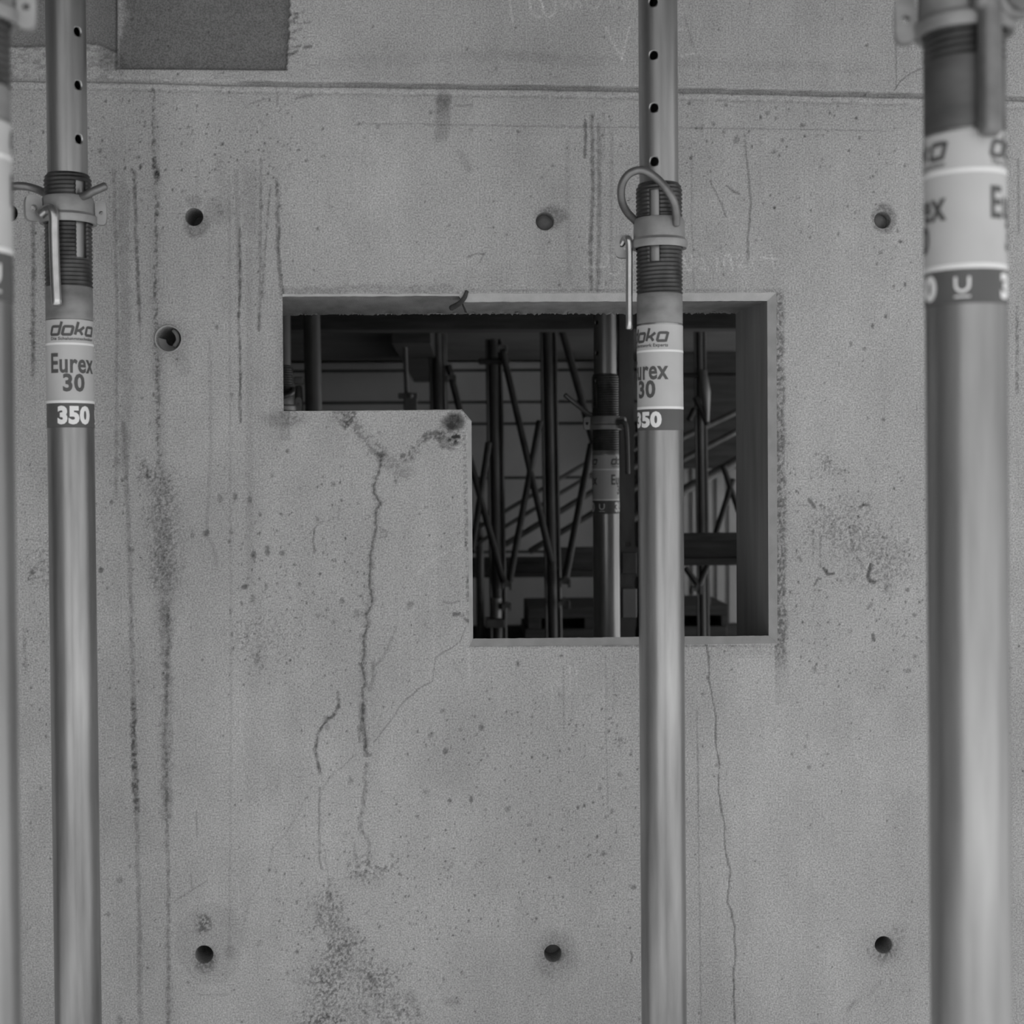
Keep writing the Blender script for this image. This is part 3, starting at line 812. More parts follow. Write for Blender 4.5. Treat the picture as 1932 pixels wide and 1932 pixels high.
names1 = {0: 'lintel', 2: 'lintel', 3: 'jamb', 4: 'sill', 5: 'jamb', 6: 'broken_corner', 7: 'sill', 8: 'jamb'}
segs = [(0, 1), (2, 3), (3, 4), (4, 5), (5, 6), (6, 7), (7, 8), (8, 0)]
for (a, b) in segs:
    L = math.dist(loop0[a], loop0[b])
    na = max(2, int(L / 0.006))
    ch = strip_between((loop0[a], loop0[b]), (loop1[a], loop1[b]), (0.0005, 0.0005), max(depth1[a], depth1[b]), na, 2, 0.0012 if a in (0, 2) else 0.0008, a)
    o = mesh_obj('chamfer_edge', *ch, M['chamfer'], wall, smooth=True)
    tag(o, 'pale chamfered edge of the opening')
    yb = (max(depth1[a], depth1[b]),) * 2
    hor = a in (0, 2, 4, 7)
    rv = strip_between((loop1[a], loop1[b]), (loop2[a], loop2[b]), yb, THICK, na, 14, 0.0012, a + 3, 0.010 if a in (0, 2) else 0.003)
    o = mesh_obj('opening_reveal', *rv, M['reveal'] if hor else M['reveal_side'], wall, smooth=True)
    tag(o, {0: 'dark underside of the lintel over the notch', 2: 'underside of the lintel', 3: 'tall shaded jamb on the right of the opening'}.get(a, None))
# little end face where the chamfer strip starts
v = [(X_B, 0.001, Z_T), (X_B, .004, Z_T - .004), (X_B + .006, .013, Z_T - c1), (X_B + .001, .001, Z_T - .002)]
mesh_obj('chamfer_end', v, [(0, 1, 2, 3)], M['chamfer'], wall)
# rough concrete fin along the back edge of the lintel
rr = np.random.default_rng(3)
pts = []
for i in range(420):
    s = i / 419
    x = bL + (bR - bL) * s
    pts.append((x, THICK - .004, bT + 0.0015 + 0.004 * (rr.random() - .5)))
v, f = sweep_vf(pts, 0.0012 + 0.0035 * rr.random(420) ** 2, 5)
o = mesh_obj('crumbled_fin', v, f, M['lip'], wall, smooth=True)
tag(o, 'crumbled paste along the back edge of the lintel')
v, f = sweep_vf([(bL - .0, .006, Z_T - .022), (X_B - .01, .006, Z_T - .024)], 0.0016, 6)
# dark curved strip at the lintel, where the chamfer starts
path = smooth_path([at(881, 550, 0.0) + [0, -.004, 0], at(876, 562, 0.0) + [0, .0, 0], at(866, 573, .02), at(852, 581, .05)], 6)
v, f = sweep_vf(path, np.linspace(.0035, .0055, len(path)), 8)
o = mesh_obj('curved_strip', v, f, M['dark_strip'], wall, smooth=True)
tag(o, 'dark curved strip where the lintel chamfer starts')
# back face of the wall
bx = [-3.2, bL, bS, bR, 3.2]; bz = [FLOOR_Z, bB, bP, bT, TOP_Z]
V, F = [], []
for j, z in enumerate(bz):
    for i, x in enumerate(bx):
        V.append((x, THICK, z))
for j in range(4):
    for i in range(4):
        if (j == 2 and i in (1, 2)) or (j == 1 and i == 2):
            continue
        a = j * 5 + i
        F.append((a, a + 1, a + 6, a + 5))
mesh_obj('rear_face', V, F, M['plain_concrete'], wall)

# --- plugs and sleeve in the tie holes
def disc_cone(cx, cz, r, y0, bulge, seg=28):
    V = [(cx, y0 - bulge, cz)]; F = []
    for q, (k, dy) in enumerate(((0.45, -bulge * .9), (0.8, -bulge * .4), (1.0, 0.0))):
        for s in range(seg):
            a = 2 * math.pi * s / seg
            w = 1 + 0.04 * math.sin(3 * a + q)
            V.append((cx + r * k * w * math.cos(a), y0 + dy, cz + r * k * w * math.sin(a)))
    for s in range(seg):
        F.append((0, 1 + s, 1 + (s + 1) % seg))
        for q in range(2):
            a = 1 + q * seg
            F.append((a + s, a + seg + s, a + seg + (s + 1) % seg, a + (s + 1) % seg))
    return V, F
for i, dep in ((1, .030), (2, .026), (5, .05), (0, .085), (6, .07)):
    hx, hz, hr = tie_w[i]
    v, f = disc_cone(hx, hz, hr * .94, dep, .004)
    mesh_obj('tie_hole_plug', v, f, M['plug'], wall, smooth=True)
hx, hz, hr = tie_w[3]
ring = []
prof = [(hr * 1.00, .03), (hr * 1.02, -.0015), (hr * 1.09, -.0030), (hr * 1.14, -.001), (hr * 1.14, .004)]
V, F = [], []
for (r, y) in prof:
    for s in range(40):
        a = 2 * math.pi * s / 40
        V.append((hx + r * math.cos(a), y, hz + r * math.sin(a)))
for i in range(len(prof) - 1):
    for s in range(40):
        F.append((i * 40 + s, i * 40 + (s + 1) % 40, (i + 1) * 40 + (s + 1) % 40, (i + 1) * 40 + s))
o = mesh_obj('tie_sleeve', V, F, M['plastic'], wall, smooth=True)
tag(o, 'plastic sleeve ring lining the larger tie hole')
# a broken cone half inside the sleeve
V, F = [], []
for j in range(7):
    for i in range(15):
        a = math.pi * (0.95 + 1.0 * i / 14)
        rr_ = hr * (0.97 - 0.52 * j / 6)
        V.append((hx - .0015 + rr_ * math.cos(a), .012 + .004 * j, hz + rr_ * math.sin(a) * .98))
for j in range(6):
    for i in range(14):
        a = j * 15 + i
        F.append((a, a + 1, a + 16, a + 15))
o = mesh_obj('broken_cone', V, F, M['plastic'], wall, smooth=True)
v, f = sweep_vf(smooth_path([(hx + hr * .25, .02, hz + hr * .75), (hx + hr * .55, .015, hz + hr * .4), (hx + hr * .62, .015, hz - hr * .1), (hx + hr * .35, .015, hz - hr * .55)], 5), .004, 8)
mesh_obj('broken_cone', v, f, M['plug'], wall, smooth=True)

# ================================================================== ROOM SHELL
def slab(name, b, mat, label):
    v, f = box_vf(*b)
    o = mesh_obj(name, v, f, mat)
    tag(o, label, None, None, 'structure')
    return o
slab('ground', (-40, 40, -45, -4.2, FLOOR_Z - .5, FLOOR_Z - .25), M['ground'], 'pale sandy ground outside the building')
slab('floor', (-3.4, 6.0, -4.2, 5.2, FLOOR_Z - .2, FLOOR_Z), M['floor'], 'bare concrete floor slab')
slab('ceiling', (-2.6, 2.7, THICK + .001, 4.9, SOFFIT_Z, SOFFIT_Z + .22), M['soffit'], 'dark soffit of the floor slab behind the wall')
slab('shade_wall_left', (-3.4, -3.2, -6.5, THICK, FLOOR_Z, TOP_Z), M['soffit'], 'added side wall, out of view, closing off light from the left')  # added unseen wall, keeps sky light off the left side
slab('shade_wall_left', (-2.75, -2.6, THICK + .001, 4.9, FLOOR_Z, SOFFIT_Z), M['soffit'], 'added side wall, out of view, darkening the room behind the opening')  # added unseen wall, dims the room behind the opening
slab('shade_slab', (-3.2, 3.6, -2.9, -.02, TOP_Z, TOP_Z + .2), M['soffit'], 'added slab over the props, out of view, shading the wall')  # added unseen slab, keeps the sun off the wall and props
# rear wall cast in horizontal lifts with open joints
YB = 4.6
bw = slab('wall_back', (-2.6, 2.7, YB + .03, YB + .25, FLOOR_Z, SOFFIT_Z), M['soffit'], 'rear concrete wall seen through the opening')
zj = [at(1000, y, YB)[2] for y in (1180, 1040, 900, 798, 757, 697, 622)]
zj = [FLOOR_Z] + zj + [SOFFIT_Z]
for a, b in zip(zj[:-1], zj[1:]):
    v, f = box_vf(-2.59, 2.69, YB, YB + .029, a + .004, b - .010)
    mesh_obj('panel', v, f, M['back_concrete'], bw)
# joists under the soffit
def joist(x0, x1, y0, y1, z0, z1, label):
    v, f = box_vf(x0, x1, y0, y1, z0, z1, .004)
    o = mesh_obj('ceiling_joist', v, f, M['timber'])
    return tag(o, label, 'joist')
joist(-2.5, 2.6, 2.20, 2.30, at(900, 622, 2.2)[2], SOFFIT_Z, 'dark timber joist crossing under the soffit above the scaffold posts')
p0 = at(738, 648, 2.4); p1 = at(813, 592, 2.4)
joist(p0[0], p1[0], 2.4, 4.4, p0[2], SOFFIT_Z, 'dark square joist end hanging down in the notch of the opening')

# ================================================================== STEEL PROPS
R_OUT, R_IN = 0.038, 0.0325

def bend(P2, R, phi0, z0):
    """flat label coords (u along the girth, v up) -> tube surface; phi 0 faces the camera"""
    P2 = np.asarray(P2, float)
    ph = phi0 + P2[:, 0] / R
    return np.stack([R * np.sin(ph), -R * np.cos(ph), z0 + P2[:, 1]], 1)

_text_cache = {}
def text_vf(s, width, height, bold=0.0, shear=0.0):
    key = (s, round(width, 5), round(height, 5), bold)
    if key in _text_cache:
        return _text_cache[key]
    cu = bpy.data.curves.new('t', 'FONT')
    cu.body = s
    cu.size = 1.0
    cu.offset = bold
    cu.resolution_u = 3
    cu.shear = shear
    cu.space_character = 1.06
    ob = bpy.data.objects.new('t', cu)
    me = bpy.data.meshes.new_from_object(ob)
    bm = bmesh.new(); bm.from_mesh(me)
    xs = [w.co.x for w in bm.verts]; ys = [w.co.y for w in bm.verts]
    x0, x1, y0, y1 = min(xs), max(xs), min(ys), max(ys)
    for w in bm.verts:
        w.co.x = ((w.co.x - x0) / (x1 - x0) - .5) * width
        w.co.y = ((w.co.y - y0) / (y1 - y0) - .5) * height
        w.co.z = 0
    x = -width / 2 + 0.003
    while x < width / 2:
        bmesh.ops.bisect_plane(bm, geom=list(bm.verts) + list(bm.edges) + list(bm.faces), plane_co=(x, 0, 0), plane_no=(1, 0, 0))
        x += 0.003
    bmesh.ops.triangulate(bm, faces=bm.faces)
    bm.verts.index_update()
    v = np.array([(w.co.x, w.co.y) for w in bm.verts])
    f = [[w.index for w in q.verts] for q in bm.faces]
    bm.free()
    bpy.data.objects.remove(ob); bpy.data.curves.remove(cu); bpy.data.meshes.remove(me)
    _text_cache[key] = (v, f)
    return v, f

def ribbon_vf(polys, w, step=0.002):
    """flat strokes -> quads"""
    V, F = [], []
    for pl in polys:
        P = np.asarray(pl, float)
        Q = [P[0]]
        for a, b in zip(P[:-1], P[1:]):
            n = max(1, int(np.linalg.norm(b - a) / step))
            for k in range(1, n + 1):
                Q.append(a + (b - a) * k / n)
        Q = np.array(Q)
        T = np.gradient(Q, axis=0)
        T /= np.linalg.norm(T, axis=1)[:, None] + 1e-9
        Nn = np.stack([-T[:, 1], T[:, 0]], 1)
        b0 = len(V)
        for q, n_ in zip(Q, Nn):
            V.append(q + n_ * w / 2); V.append(q - n_ * w / 2)
        for k in range(len(Q) - 1):
            F.append((b0 + 2 * k, b0 + 2 * k + 1, b0 + 2 * k + 3, b0 + 2 * k + 2))
    return np.array(V), F

def logo_vf(width):
    W, Hh, g, sl = 1.12, 1.0, 0.46, 0.28
    L = []
    def sh(p, ox):
        return [(x + ox + sl * y, y) for x, y in p]
    box = [(0.1, 0), (W - .1, 0), (W, .1), (W, Hh - .1), (W - .1, Hh), (.1, Hh), (0, Hh - .1), (0, .1), (.1, 0), (.3, 0)]
    L.append(sh(box, 0)); L.append(sh([(W, 0), (W, 1.6)], 0))
    L.append(sh(box, W + g))
    ox = 2 * (W + g)
    L.append(sh([(0, 0), (0, 1.6)], ox)); L.append(sh([(.1, .5), (.45, .55), (.95, Hh)], ox)); L.append(sh([(.45, .55), (.95, 0)], ox))
    ox = 2 * (W + g) + .95 + g
    L.append(sh(box, ox)); L.append(sh([(W, -.1), (W, Hh + .1)], ox))
    tot = ox + W + sl
    s = width / tot
    L = [[((x - tot / 2) * s, y * s) for x, y in p] for p in L]
    return ribbon_vf(L, 0.34 * s, .0015)

def thread_vf(z0, z1, R, amp=.0013, pitch=.0068, slot=None, seg=56, thick=.0045):
    per = 6
    n = int((z1 - z0) / pitch * per)
    V, F = [], []
    zz = np.linspace(z0, z1, n + 1)
    for j, z in enumerate(zz):
        for k in range(seg):
            a = 2 * math.pi * k / seg
            ph = (z - z0) / pitch * 2 * math.pi - a
            r = R - amp + amp * (0.5 + 0.5 * math.cos(ph)) ** 0.8 * 1.6
            e = min(1.0, (z1 - z) / .012)
            r = r - .0045 * (1 - e) ** 2
            V.append((r * math.sin(a), -r * math.cos(a), z))
    no = len(V)
    for z in zz:
        for k in range(seg):
            a = 2 * math.pi * k / seg
            V.append(((R - thick) * math.sin(a), -(R - thick) * math.cos(a), z))
    def hole(j, k):
        if slot is None:
            return False
        a = 2 * math.pi * (k + .5) / seg
        d = (a - slot[0] + math.pi) % (2 * math.pi) - math.pi
        z = (zz[j] + zz[j + 1]) / 2
        return abs(d) * R < slot[1] and slot[2] < z < slot[3]
    H_ = [[hole(j, k) for k in range(seg)] for j in range(n)]
    for j in range(n):
        for k in range(seg):
            if H_[j][k]:
                continue
            k2 = (k + 1) % seg
            a, b, c, d = j * seg + k, j * seg + k2, (j + 1) * seg + k2, (j + 1) * seg + k
            F.append((a, b, c, d)); F.append((no + a, no + d, no + c, no + b))
            if H_[j][k2]: F.append((b, no + b, no + c, c))
            if H_[j][k - 1]: F.append((a, d, no + d, no + a))
            if j + 1 == n or H_[j + 1][k]: F.append((d, c, no + c, no + d))
            if j == 0 or H_[j - 1][k]: F.append((a, no + a, no + b, b))
    return V, F

def tube_with_holes(z0, z1, R, hole_phi, hole_zs, hr):
    half = math.pi * R
    us = np.linspace(-half, half, 57)
    vs = [z0]
    lo, hi = min(hole_zs) - .05, max(hole_zs) + .05
    lo = max(lo, z0 + .01); hi = min(hi, z1 - .01)
    vs += list(np.arange(lo, hi, .0035)) + [z1]
    hs = [(0.0, z, hr) for z in hole_zs]
    P, F, rims_ = grid_holes(us, vs, None, hs, 3)
    ph = hole_phi + P[:, 0] / R
    V = np.stack([R * np.sin(ph), -R * np.cos(ph), P[:, 1]], 1)
    Vs, Fs = [V], [F]
    n = len(V)
    for rim in rims_:
        c = V[rim]
        ins = c.copy(); ins[:, :2] *= (R - .004) / R
        Vs.append(ins)
        cur = np.arange(n, n + len(rim)); n += len(rim)
        Fs.append(np.stack([rim, np.roll(rim, -1), np.roll(cur, -1), cur], 1))
    return np.vstack(Vs), np.vstack(Fs)

def collar_vf(zb, zt, R, lugs, flat=.016):
    """cast nut: waisted ring with a flared lower rim and lugs at given angles"""
    h = zt - zb
    prof = [(R_OUT + .0015, zb + .001), (R - .001, zb), (R + .001, zb + .004), (R + .001, zb + .012), (R - .0035, zb + .017), (R - .004, zt - .006), (R - .006, zt - .001), (R - .009, zt), (R_OUT + .0015, zt - .001)]
    V, F = lathe_vf(prof, 48, closed=True)
    parts = [(V, F)]
    for ph, reach, lz0, lz1 in lugs:
        # plate with an eye, standing radially
        seg = 24
        cr = R + reach * 0.52
        hw, hh = reach * 0.62, (lz1 - lz0) / 2
        er = min(hw, hh) * 0.42
        cz = (lz0 + lz1) / 2
        out = []
        for s in range(seg):
            a = 2 * math.pi * s / seg
            ca, sa = math.cos(a), math.sin(a)
            k = (abs(ca) ** 4 + abs(sa) ** 4) ** -0.25
            out.append((ca * k * hw, sa * k * hh, er * ca, er * sa))
        Vl, Fl = [], []
        t = .006
        dr = np.array([math.sin(ph), -math.cos(ph), 0]); tn = np.array([math.cos(ph), math.sin(ph), 0]); up = np.array([0, 0, 1.0])
        for side in (-1, 1):
            for ox, oz, ix, iz in out:
                Vl.append(dr * (cr + ox) + up * (cz + oz) + tn * t * side)
            for ox, oz, ix, iz in out:
                Vl.append(dr * (cr + ix) + up * (cz + iz) + tn * t * side)
        for s in range(seg):
            s2 = (s + 1) % seg
            Fl.append((s, s2, seg + s2, seg + s))
            Fl.append((2 * seg + s, 3 * seg + s, 3 * seg + s2, 2 * seg + s2))
            Fl.append((s, 2 * seg + s, 2 * seg + s2, s2))
            Fl.append((seg + s, seg + s2, 3 * seg + s2, 3 * seg + s))
        parts.append((Vl, Fl))
    return join_vf(parts)

class Prop:
    pass

def make_prop(name, label, x_top, x_bot, Y, ys, phi_label, phi_hole, hole_ys, phi_slot=None, slot_ys=None, hook=None, lever=None, lugs=(), group='steel props in front of the wall', top=TOP_Z, english_first=True, inner='zinc', worn='worn', nut='zinc_light'):
    """ys: photo rows of tube/thread/collar/label edges measured on the prop's axis"""
    P0 = at(x_top, 0, Y); P1 = at(x_bot, 1932, Y)
    d = P0 - P1; d /= np.linalg.norm(d)
    base = P1 + d * ((FLOOR_Z - P1[2]) / d[2])
    L = (top - base[2]) / d[2]
    root = empty(name, base, label, 'steel prop', group)
    Z = d
    toc = CAM - base; toc[2] = 0; toc -= Z * (toc @ Z); toc /= np.linalg.norm(toc)
    Yv = -toc; Xv = np.cross(Yv, Z)
    mw = Matrix.Identity(4)
    for i in range(3):
        mw[i][0], mw[i][1], mw[i][2], mw[i][3] = Xv[i], Yv[i], Z[i], base[i]
    root.matrix_world = mw
    def s(py):
        xx = x_top + (x_bot - x_top) * py / 1932.0
        return float((at(xx, py, Y) - base) @ Z)
    def loc(px, py, fwd=0.0):
        """photo point -> local coords on the prop's own plane, moved fwd metres towards the camera"""
        w = at(px, py, Y - fwd)
        q = w - base
        return np.array([q @ Xv, q @ Yv, q @ Z])
    def part(nm, vf, mat, lab=None, smooth=True, ang=None, par=root):
        o = mesh_obj(nm, vf[0], vf[1], mat, None, smooth)
        o.parent = par
        if ang: edge_split(o, ang)
        if lab: o['label'] = lab
        return o
    zs = {k: s(v) for k, v in ys.items()}
    # base and head plates
    part('base_plate', box_vf(-.06, .06, -.06, .06, 0, .008, .002), M['zinc_light'])
    part('head_plate', box_vf(-.06, .06, -.06, .06, L - .008, L, .002), M['zinc_light'])
    # outer tube with a weld-free plain surface
    part('outer_tube', lathe_vf([(R_OUT - .004, .008), (R_OUT, .008), (R_OUT, zs['worn']), (R_OUT - .004, zs['worn'])], 64, closed=True), M['zinc'], 'dull galvanised outer tube', ang=40)
    part('worn_band', lathe_vf([(R_OUT - .0035, zs['worn']), (R_OUT + .0001, zs['worn'] + .0005), (R_OUT + .0001, zs['thread0'] - .004), (R_OUT - .0008, zs['thread0']), (R_OUT - .004, zs['thread0'])], 64, closed=True), M[worn], 'stained bare band under the thread', ang=40)
    slot = None
    if phi_slot is not None:
        slot = (phi_slot, .0088, s(slot_ys[1]), s(slot_ys[0]))
    part('threaded_sleeve', thread_vf(zs['thread0'], zs['thread1'], R_OUT, slot=slot), M['grease'], 'dark greasy coarse thread')
    # inner tube with drilled holes
    V, F = tube_with_holes(zs['worn'] - .1, L - .008, R_IN, phi_hole, sorted(s(v) for v in hole_ys), .0075)
    me_ = quads_to_mesh('inner_tube', V, F, M[inner], True)
    it = bpy.data.objects.new('inner_tube', me_); COL.objects.link(it); it.parent = root
    it['label'] = 'slimmer inner tube drilled with a row of holes'
    # nut, lugs, lever, hook
    part('adjusting_nut', collar_vf(zs['collar0'], zs['collar1'], .0465, [(l[0], l[1], s(l[3]), s(l[2])) for l in lugs]), M[nut], 'cast adjusting nut ring', ang=38)
    if lever:
        pts = smooth_path([loc(*q) for q in lever['pts']], 6)
        v, f = sweep_vf(pts, lever['r'], 14)
        part('nut_lever', (v, f), M[lever.get('mat', 'rod')], 'hanging lever rod')
    if hook:
        pts = smooth_path([loc(*q) for q in hook['pts']], 8)
        v, f = sweep_vf(pts, hook['r'], 14)
        part('locking_hook', (v, f), M['hook'], 'bent steel locking hook')
    # printed label
    rs = R_OUT + .0004
    st = part('label_sticker', lathe_vf([(rs, zs['lab0']), (rs, zs['mid']), (rs, zs['lab1'])], 72), M['sticker'], 'pale printed label wrapped round the tube')
    bd = part('label_band', lathe_vf([(rs, zs['band0']), (rs, zs['lab0'])], 72), M['band'], 'dark label band with the pale size number')
    for zc, hh in ((zs['lab0'] + .0018, .0022), (zs['mid'], .0018)):
        part('pale_stripe', lathe_vf([(rs + .0003, zc - hh), (rs + .0003, zc + hh)], 72), M['stripe'], par=st)
    rt = rs + .0005
    zl = zs['mid']; zb_ = zs['lab0']; hl = zl - zb_
    h2 = zs['lab1'] - zl
    for q, (sub, off) in enumerate((('Die Schalungstechniker', 0.0), ('The Formwork Experts', math.pi))):
        if english_first: off += math.pi
        ph = phi_label + off
        def put(vf, z, nm, mat, par):
            v, f = vf
            part(nm, (bend(v, rt, ph, z), f), mat, None, False, None, par)
        lg = logo_vf(.079)
        put(lg, zl + h2 * .37, 'logo', M['ink'], st)
        put(text_vf(sub, .079, h2 * .17, .02), zl + h2 * .19, 'lettering', M['ink'], st)
        put(text_vf('Eurex', .080, hl * .34, .025), zl - hl * .33, 'lettering', M['ink'], st)
        put(text_vf('30', .036, hl * .31, .034), zl - hl * .66, 'lettering', M['ink'], st)
        bh = zb_ - zs['band0']
        put(text_vf('350', .056, bh * .76, .055), zs['band0'] + bh * .50, 'lettering', M['white_ink'], bd)
        # approval mark: a U with dots over a short bar
        um = [(-.0075, .008)] + [(.0075 * math.cos(t), -.001 + .0075 * math.sin(t)) for t in np.linspace(math.pi, 2 * math.pi, 12)] + [(.0075, .008)]
        um2 = [(-.0035, .008)] + [(.0035 * math.cos(t), -.001 + .0035 * math.sin(t)) for t in np.linspace(math.pi, 2 * math.pi, 10)] + [(.0035, .008)]
        k = bh / .040
        um = [(x * k, y * k) for x, y in um]; um2 = [(x * k, y * k) for x, y in um2]
        v, f = ribbon_vf([um], .0030 * k, .0015)
        v2, f2 = ribbon_vf([[(-.009 * k, -.0145 * k), (.009 * k, -.0145 * k)]], .0018 * k, .0015)
        vv = np.vstack([v, v2]); ff = list(f) + [[i + len(v) for i in a] for a in f2]
        if q == 1: part('approval_mark', (bend(vv, rt, ph - math.radians(100), zs['band0'] + bh * .55), ff), M['white_ink'], None, False, None, bd)
    r = Prop(); r.root = root; r.s = s; r.loc = loc
    return r

rad = math.radians
# second prop from the left
make_prop('steel_prop', 'slim galvanised prop left of the opening, label facing the camera and lever hanging in front',
          123.5, 148, -0.24,
          dict(worn=606, thread0=543, thread1=330, collar0=424, collar1=373, lab1=607, mid=652, lab0=762, band0=808),
          rad(9), rad(36), [67 - 100, 67, 167, 268], rad(35), (345, 490),
          hook=dict(r=.0068, pts=[(199, 351, .03), (176, 361, .035), (158, 370, .028), (128, 374, 0.0), (96, 370, -.02), (72, 358, -.03), (44, 351, -.03), (16, 353, -.02), (-5, 362, .01)]),
          lever=dict(r=.0085, pts=[(78, 404, .038), (92, 394, .047), (101, 402, .052), (102, 440, .052), (104, 510, .052), (107, 574, .052)]),
          lugs=[(rad(-72), .022, 376, 424), (rad(82), .014, 380, 424)], english_first=False)
# prop crossing the opening
make_prop('steel_prop', 'galvanised prop crossing in front of the opening, with a looped hook above its nut',
          1241, 1253, -0.26,
          dict(worn=613, thread0=556, thread1=348, collar0=470, collar1=413, lab1=616, mid=665, lab0=773, band0=813),
          rad(-38), rad(-14), [15, 114, 212, 312], rad(-14), (364, 498),
          hook=dict(r=.0066, pts=[(1212, 436, .0), (1200, 418, .0), (1183, 400, .015), (1173, 378, .035), (1173, 350, .05), (1186, 329, .058), (1208, 321, .060), (1232, 331, .060), (1254, 352, .060), (1270, 378, .055), (1276, 404, .045), (1276, 424, .036)]),
          lever=dict(r=.0058, pts=[(1172, 462, -.006), (1180, 450, .004), (1185, 452, .012), (1187, 470, .012), (1187, 530, .012), (1187, 620, .012)]),
          lugs=[(rad(-88), .024, 443, 486)], english_first=True)
# near prop on the right
make_prop('steel_prop', 'large blurred prop close to the camera at the right edge',
          1818, 1832, -1.30,
          dict(worn=256, thread0=120, thread1=-420, collar0=70, collar1=-30, lab1=262, mid=335, lab0=515, band0=580),
          rad(96), rad(20), [-600, -780, -960], None, None,
          hook=dict(r=.0066, pts=[(1880, -10, .045), (1900, 20, .035), (1932, 22, .02), (1965, 10, .0), (1975, -40, -.01)]),
          lever=dict(r=.0110, mat='hook', pts=[(1842, 4, .052), (1858, -4, .052), (1866, 20, .050), (1867, 110, .050), (1868, 248, .050)]),
          lugs=[(rad(-80), .016, -10, 78), (rad(75), .022, -20, 40)], english_first=True, worn='stained', nut='worn')  # nut in the darker worn steel, standing for the shade on it
# near prop cut by the left edge
make_prop('steel_prop', 'blurred prop cut off by the left edge of the picture',
          -62, -38, -1.30,
          dict(worn=228, thread0=165, thread1=-440, collar0=45, collar1=-55, lab1=234, mid=300, lab0=480, band0=572),
          rad(128), rad(20), [-600, -780, -960], None, None,
          lever=dict(r=.0085, pts=[(-90, -20, .052), (-92, 0, .052), (-90, 230, .052)]),
          lugs=[(rad(-80), .016, -30, 52), (rad(80), .014, -30, 52)], english_first=True)
# prop inside the dark room
make_prop('steel_prop', 'dark prop standing behind the wall, its label seen through the opening',
          1137, 1150, 1.495,
          dict(worn=858, thread0=850, thread1=706, collar0=811, collar1=785, lab1=859, mid=886, lab0=944, band0=969),
          rad(82), rad(-49), [610, 667, 720], rad(-49), (716, 770),
          hook=dict(r=.0066, pts=[(1148, 796, .0), (1122, 786, .0), (1104, 776, .01), (1084, 760, .02), (1066, 745, .02)]),
          lever=dict(r=.0070, mat='dark_steel', pts=[(1165, 796, .03), (1176, 797, .04), (1181, 805, .04), (1183, 840, .04), (1184, 893, .04)]),
          lugs=[(rad(-78), .016, 787, 811), (rad(62), .016, 787, 811)], group='props in the room behind the wall', top=SOFFIT_Z, english_first=True)
make_prop('steel_prop', 'prop mostly hidden behind the left edge of the notch',
          522, 536, 1.495,
          dict(worn=890, thread0=850, thread1=690, collar0=775, collar1=748, lab1=892, mid=915, lab0=975, band0=1000),
          rad(30), rad(-49), [560, 610, 660], None, None,
          hook=dict(r=.0066, pts=[(520, 752, .04), (540, 747, .04), (551, 741, .03), (553, 733, .01)]),
          lugs=[(rad(85), .014, 750, 775)], group='props in the room behind the wall', top=SOFFIT_Z, english_first=True, inner='dark_steel')  # inner tube given darker steel to imitate the weaker light here

# ================================================================== THINGS IN THE DARK ROOM
def line3(a, b, Y):
    return [at(a[0], a[1], Y), at(b[0], b[1], Y)]

def bar(name, a, b, Y, r, mat, parent, seg=10, Y2=None):
    P = [at(a[0], a[1], Y), at(b[0], b[1], Y2 if Y2 is not None else Y)]
    v, f = sweep_vf(P, r, seg)
    o = mesh_obj(name, v, f, mat, parent)
    return edge_split(o, 40)

def leg_to_floor(name, xt, xb, Y, r, mat, parent, ztop=None, flange=True):
    """scaffold leg: tube with two slim lips, floor to given height"""
    P0 = at(xt, 560, Y); P1 = at(xb, 1215, Y)
    d = (P0 - P1) / (P0[2] - P1[2])
    zt = SOFFIT_Z - .02 if ztop is None else ztop
    top = P1 + d * (zt - P1[2]); bot = P1 + d * (FLOOR_Z + .01 - P1[2])
    parts = [sweep_vf([bot, top], r * .62, 16, ends_round=False)]
    if flange:
        for sx in (-1, 1):
            off = np.array([sx * r, -.004, 0])
            parts.append(sweep_vf([bot + off, top + off], r * .22, 6, ends_round=False))
            off = np.array([sx * r * .7, 0, 0])
            parts.append(sweep_vf([bot + off, top + off], r * .12, 4, ends_round=False))
    v, f = join_vf(parts)
    o = mesh_obj(name, v, f, mat, parent)
    return edge_split(o, 40)

def coupler(x, y, Y, k, parent):
    c = at(x, y, Y)
    u = 1 / ppm(Y)
    parts = [box_vf(c[0] - 9 * u * k, c[0] + 9 * u * k, Y - .02, Y + .02, c[2] - 5 * u * k, c[2] + 5 * u * k, .002),
             box_vf(c[0] - 11 * u * k, c[0] - 6 * u * k, Y - .025, Y + .015, c[2] - 10 * u * k, c[2] + 2 * u * k, .002),
             box_vf(c[0] + 5 * u * k, c[0] + 10 * u * k, Y - .025, Y + .015, c[2] - 11 * u * k, c[2] + 3 * u * k, .002)]
    v, f = lathe_vf([(0.0001, -.012), (3.2 * u * k, -.012), (3.2 * u * k, .012), (.0001, .012)], 10)
    v = [(c[0] + a, Y - .028 + h, c[2] + 6 * u * k + b) for a, b, h in v]
    parts.append((v, f))
    v, f = join_vf(parts)
    return mesh_obj('coupler', v, f, M['dark_steel'], parent)

def jack(xc, y0, y1, Y, parent):
    z1 = at(xc, y0, Y)[2]; z0 = at(xc, y1, Y)[2]
    x = at(xc, (y0 + y1) / 2, Y)[0]
    n = 40
    prof = [(.019 + (.002 if i % 2 else 0), z0 + (z1 - z0) * i / n) for i in range(n + 1)]
    v, f = lathe_vf(prof, 20, x, Y)
    return mesh_obj('jack_spindle', v, f, M['mid_steel'], parent, smooth=True)

YS = 3.0
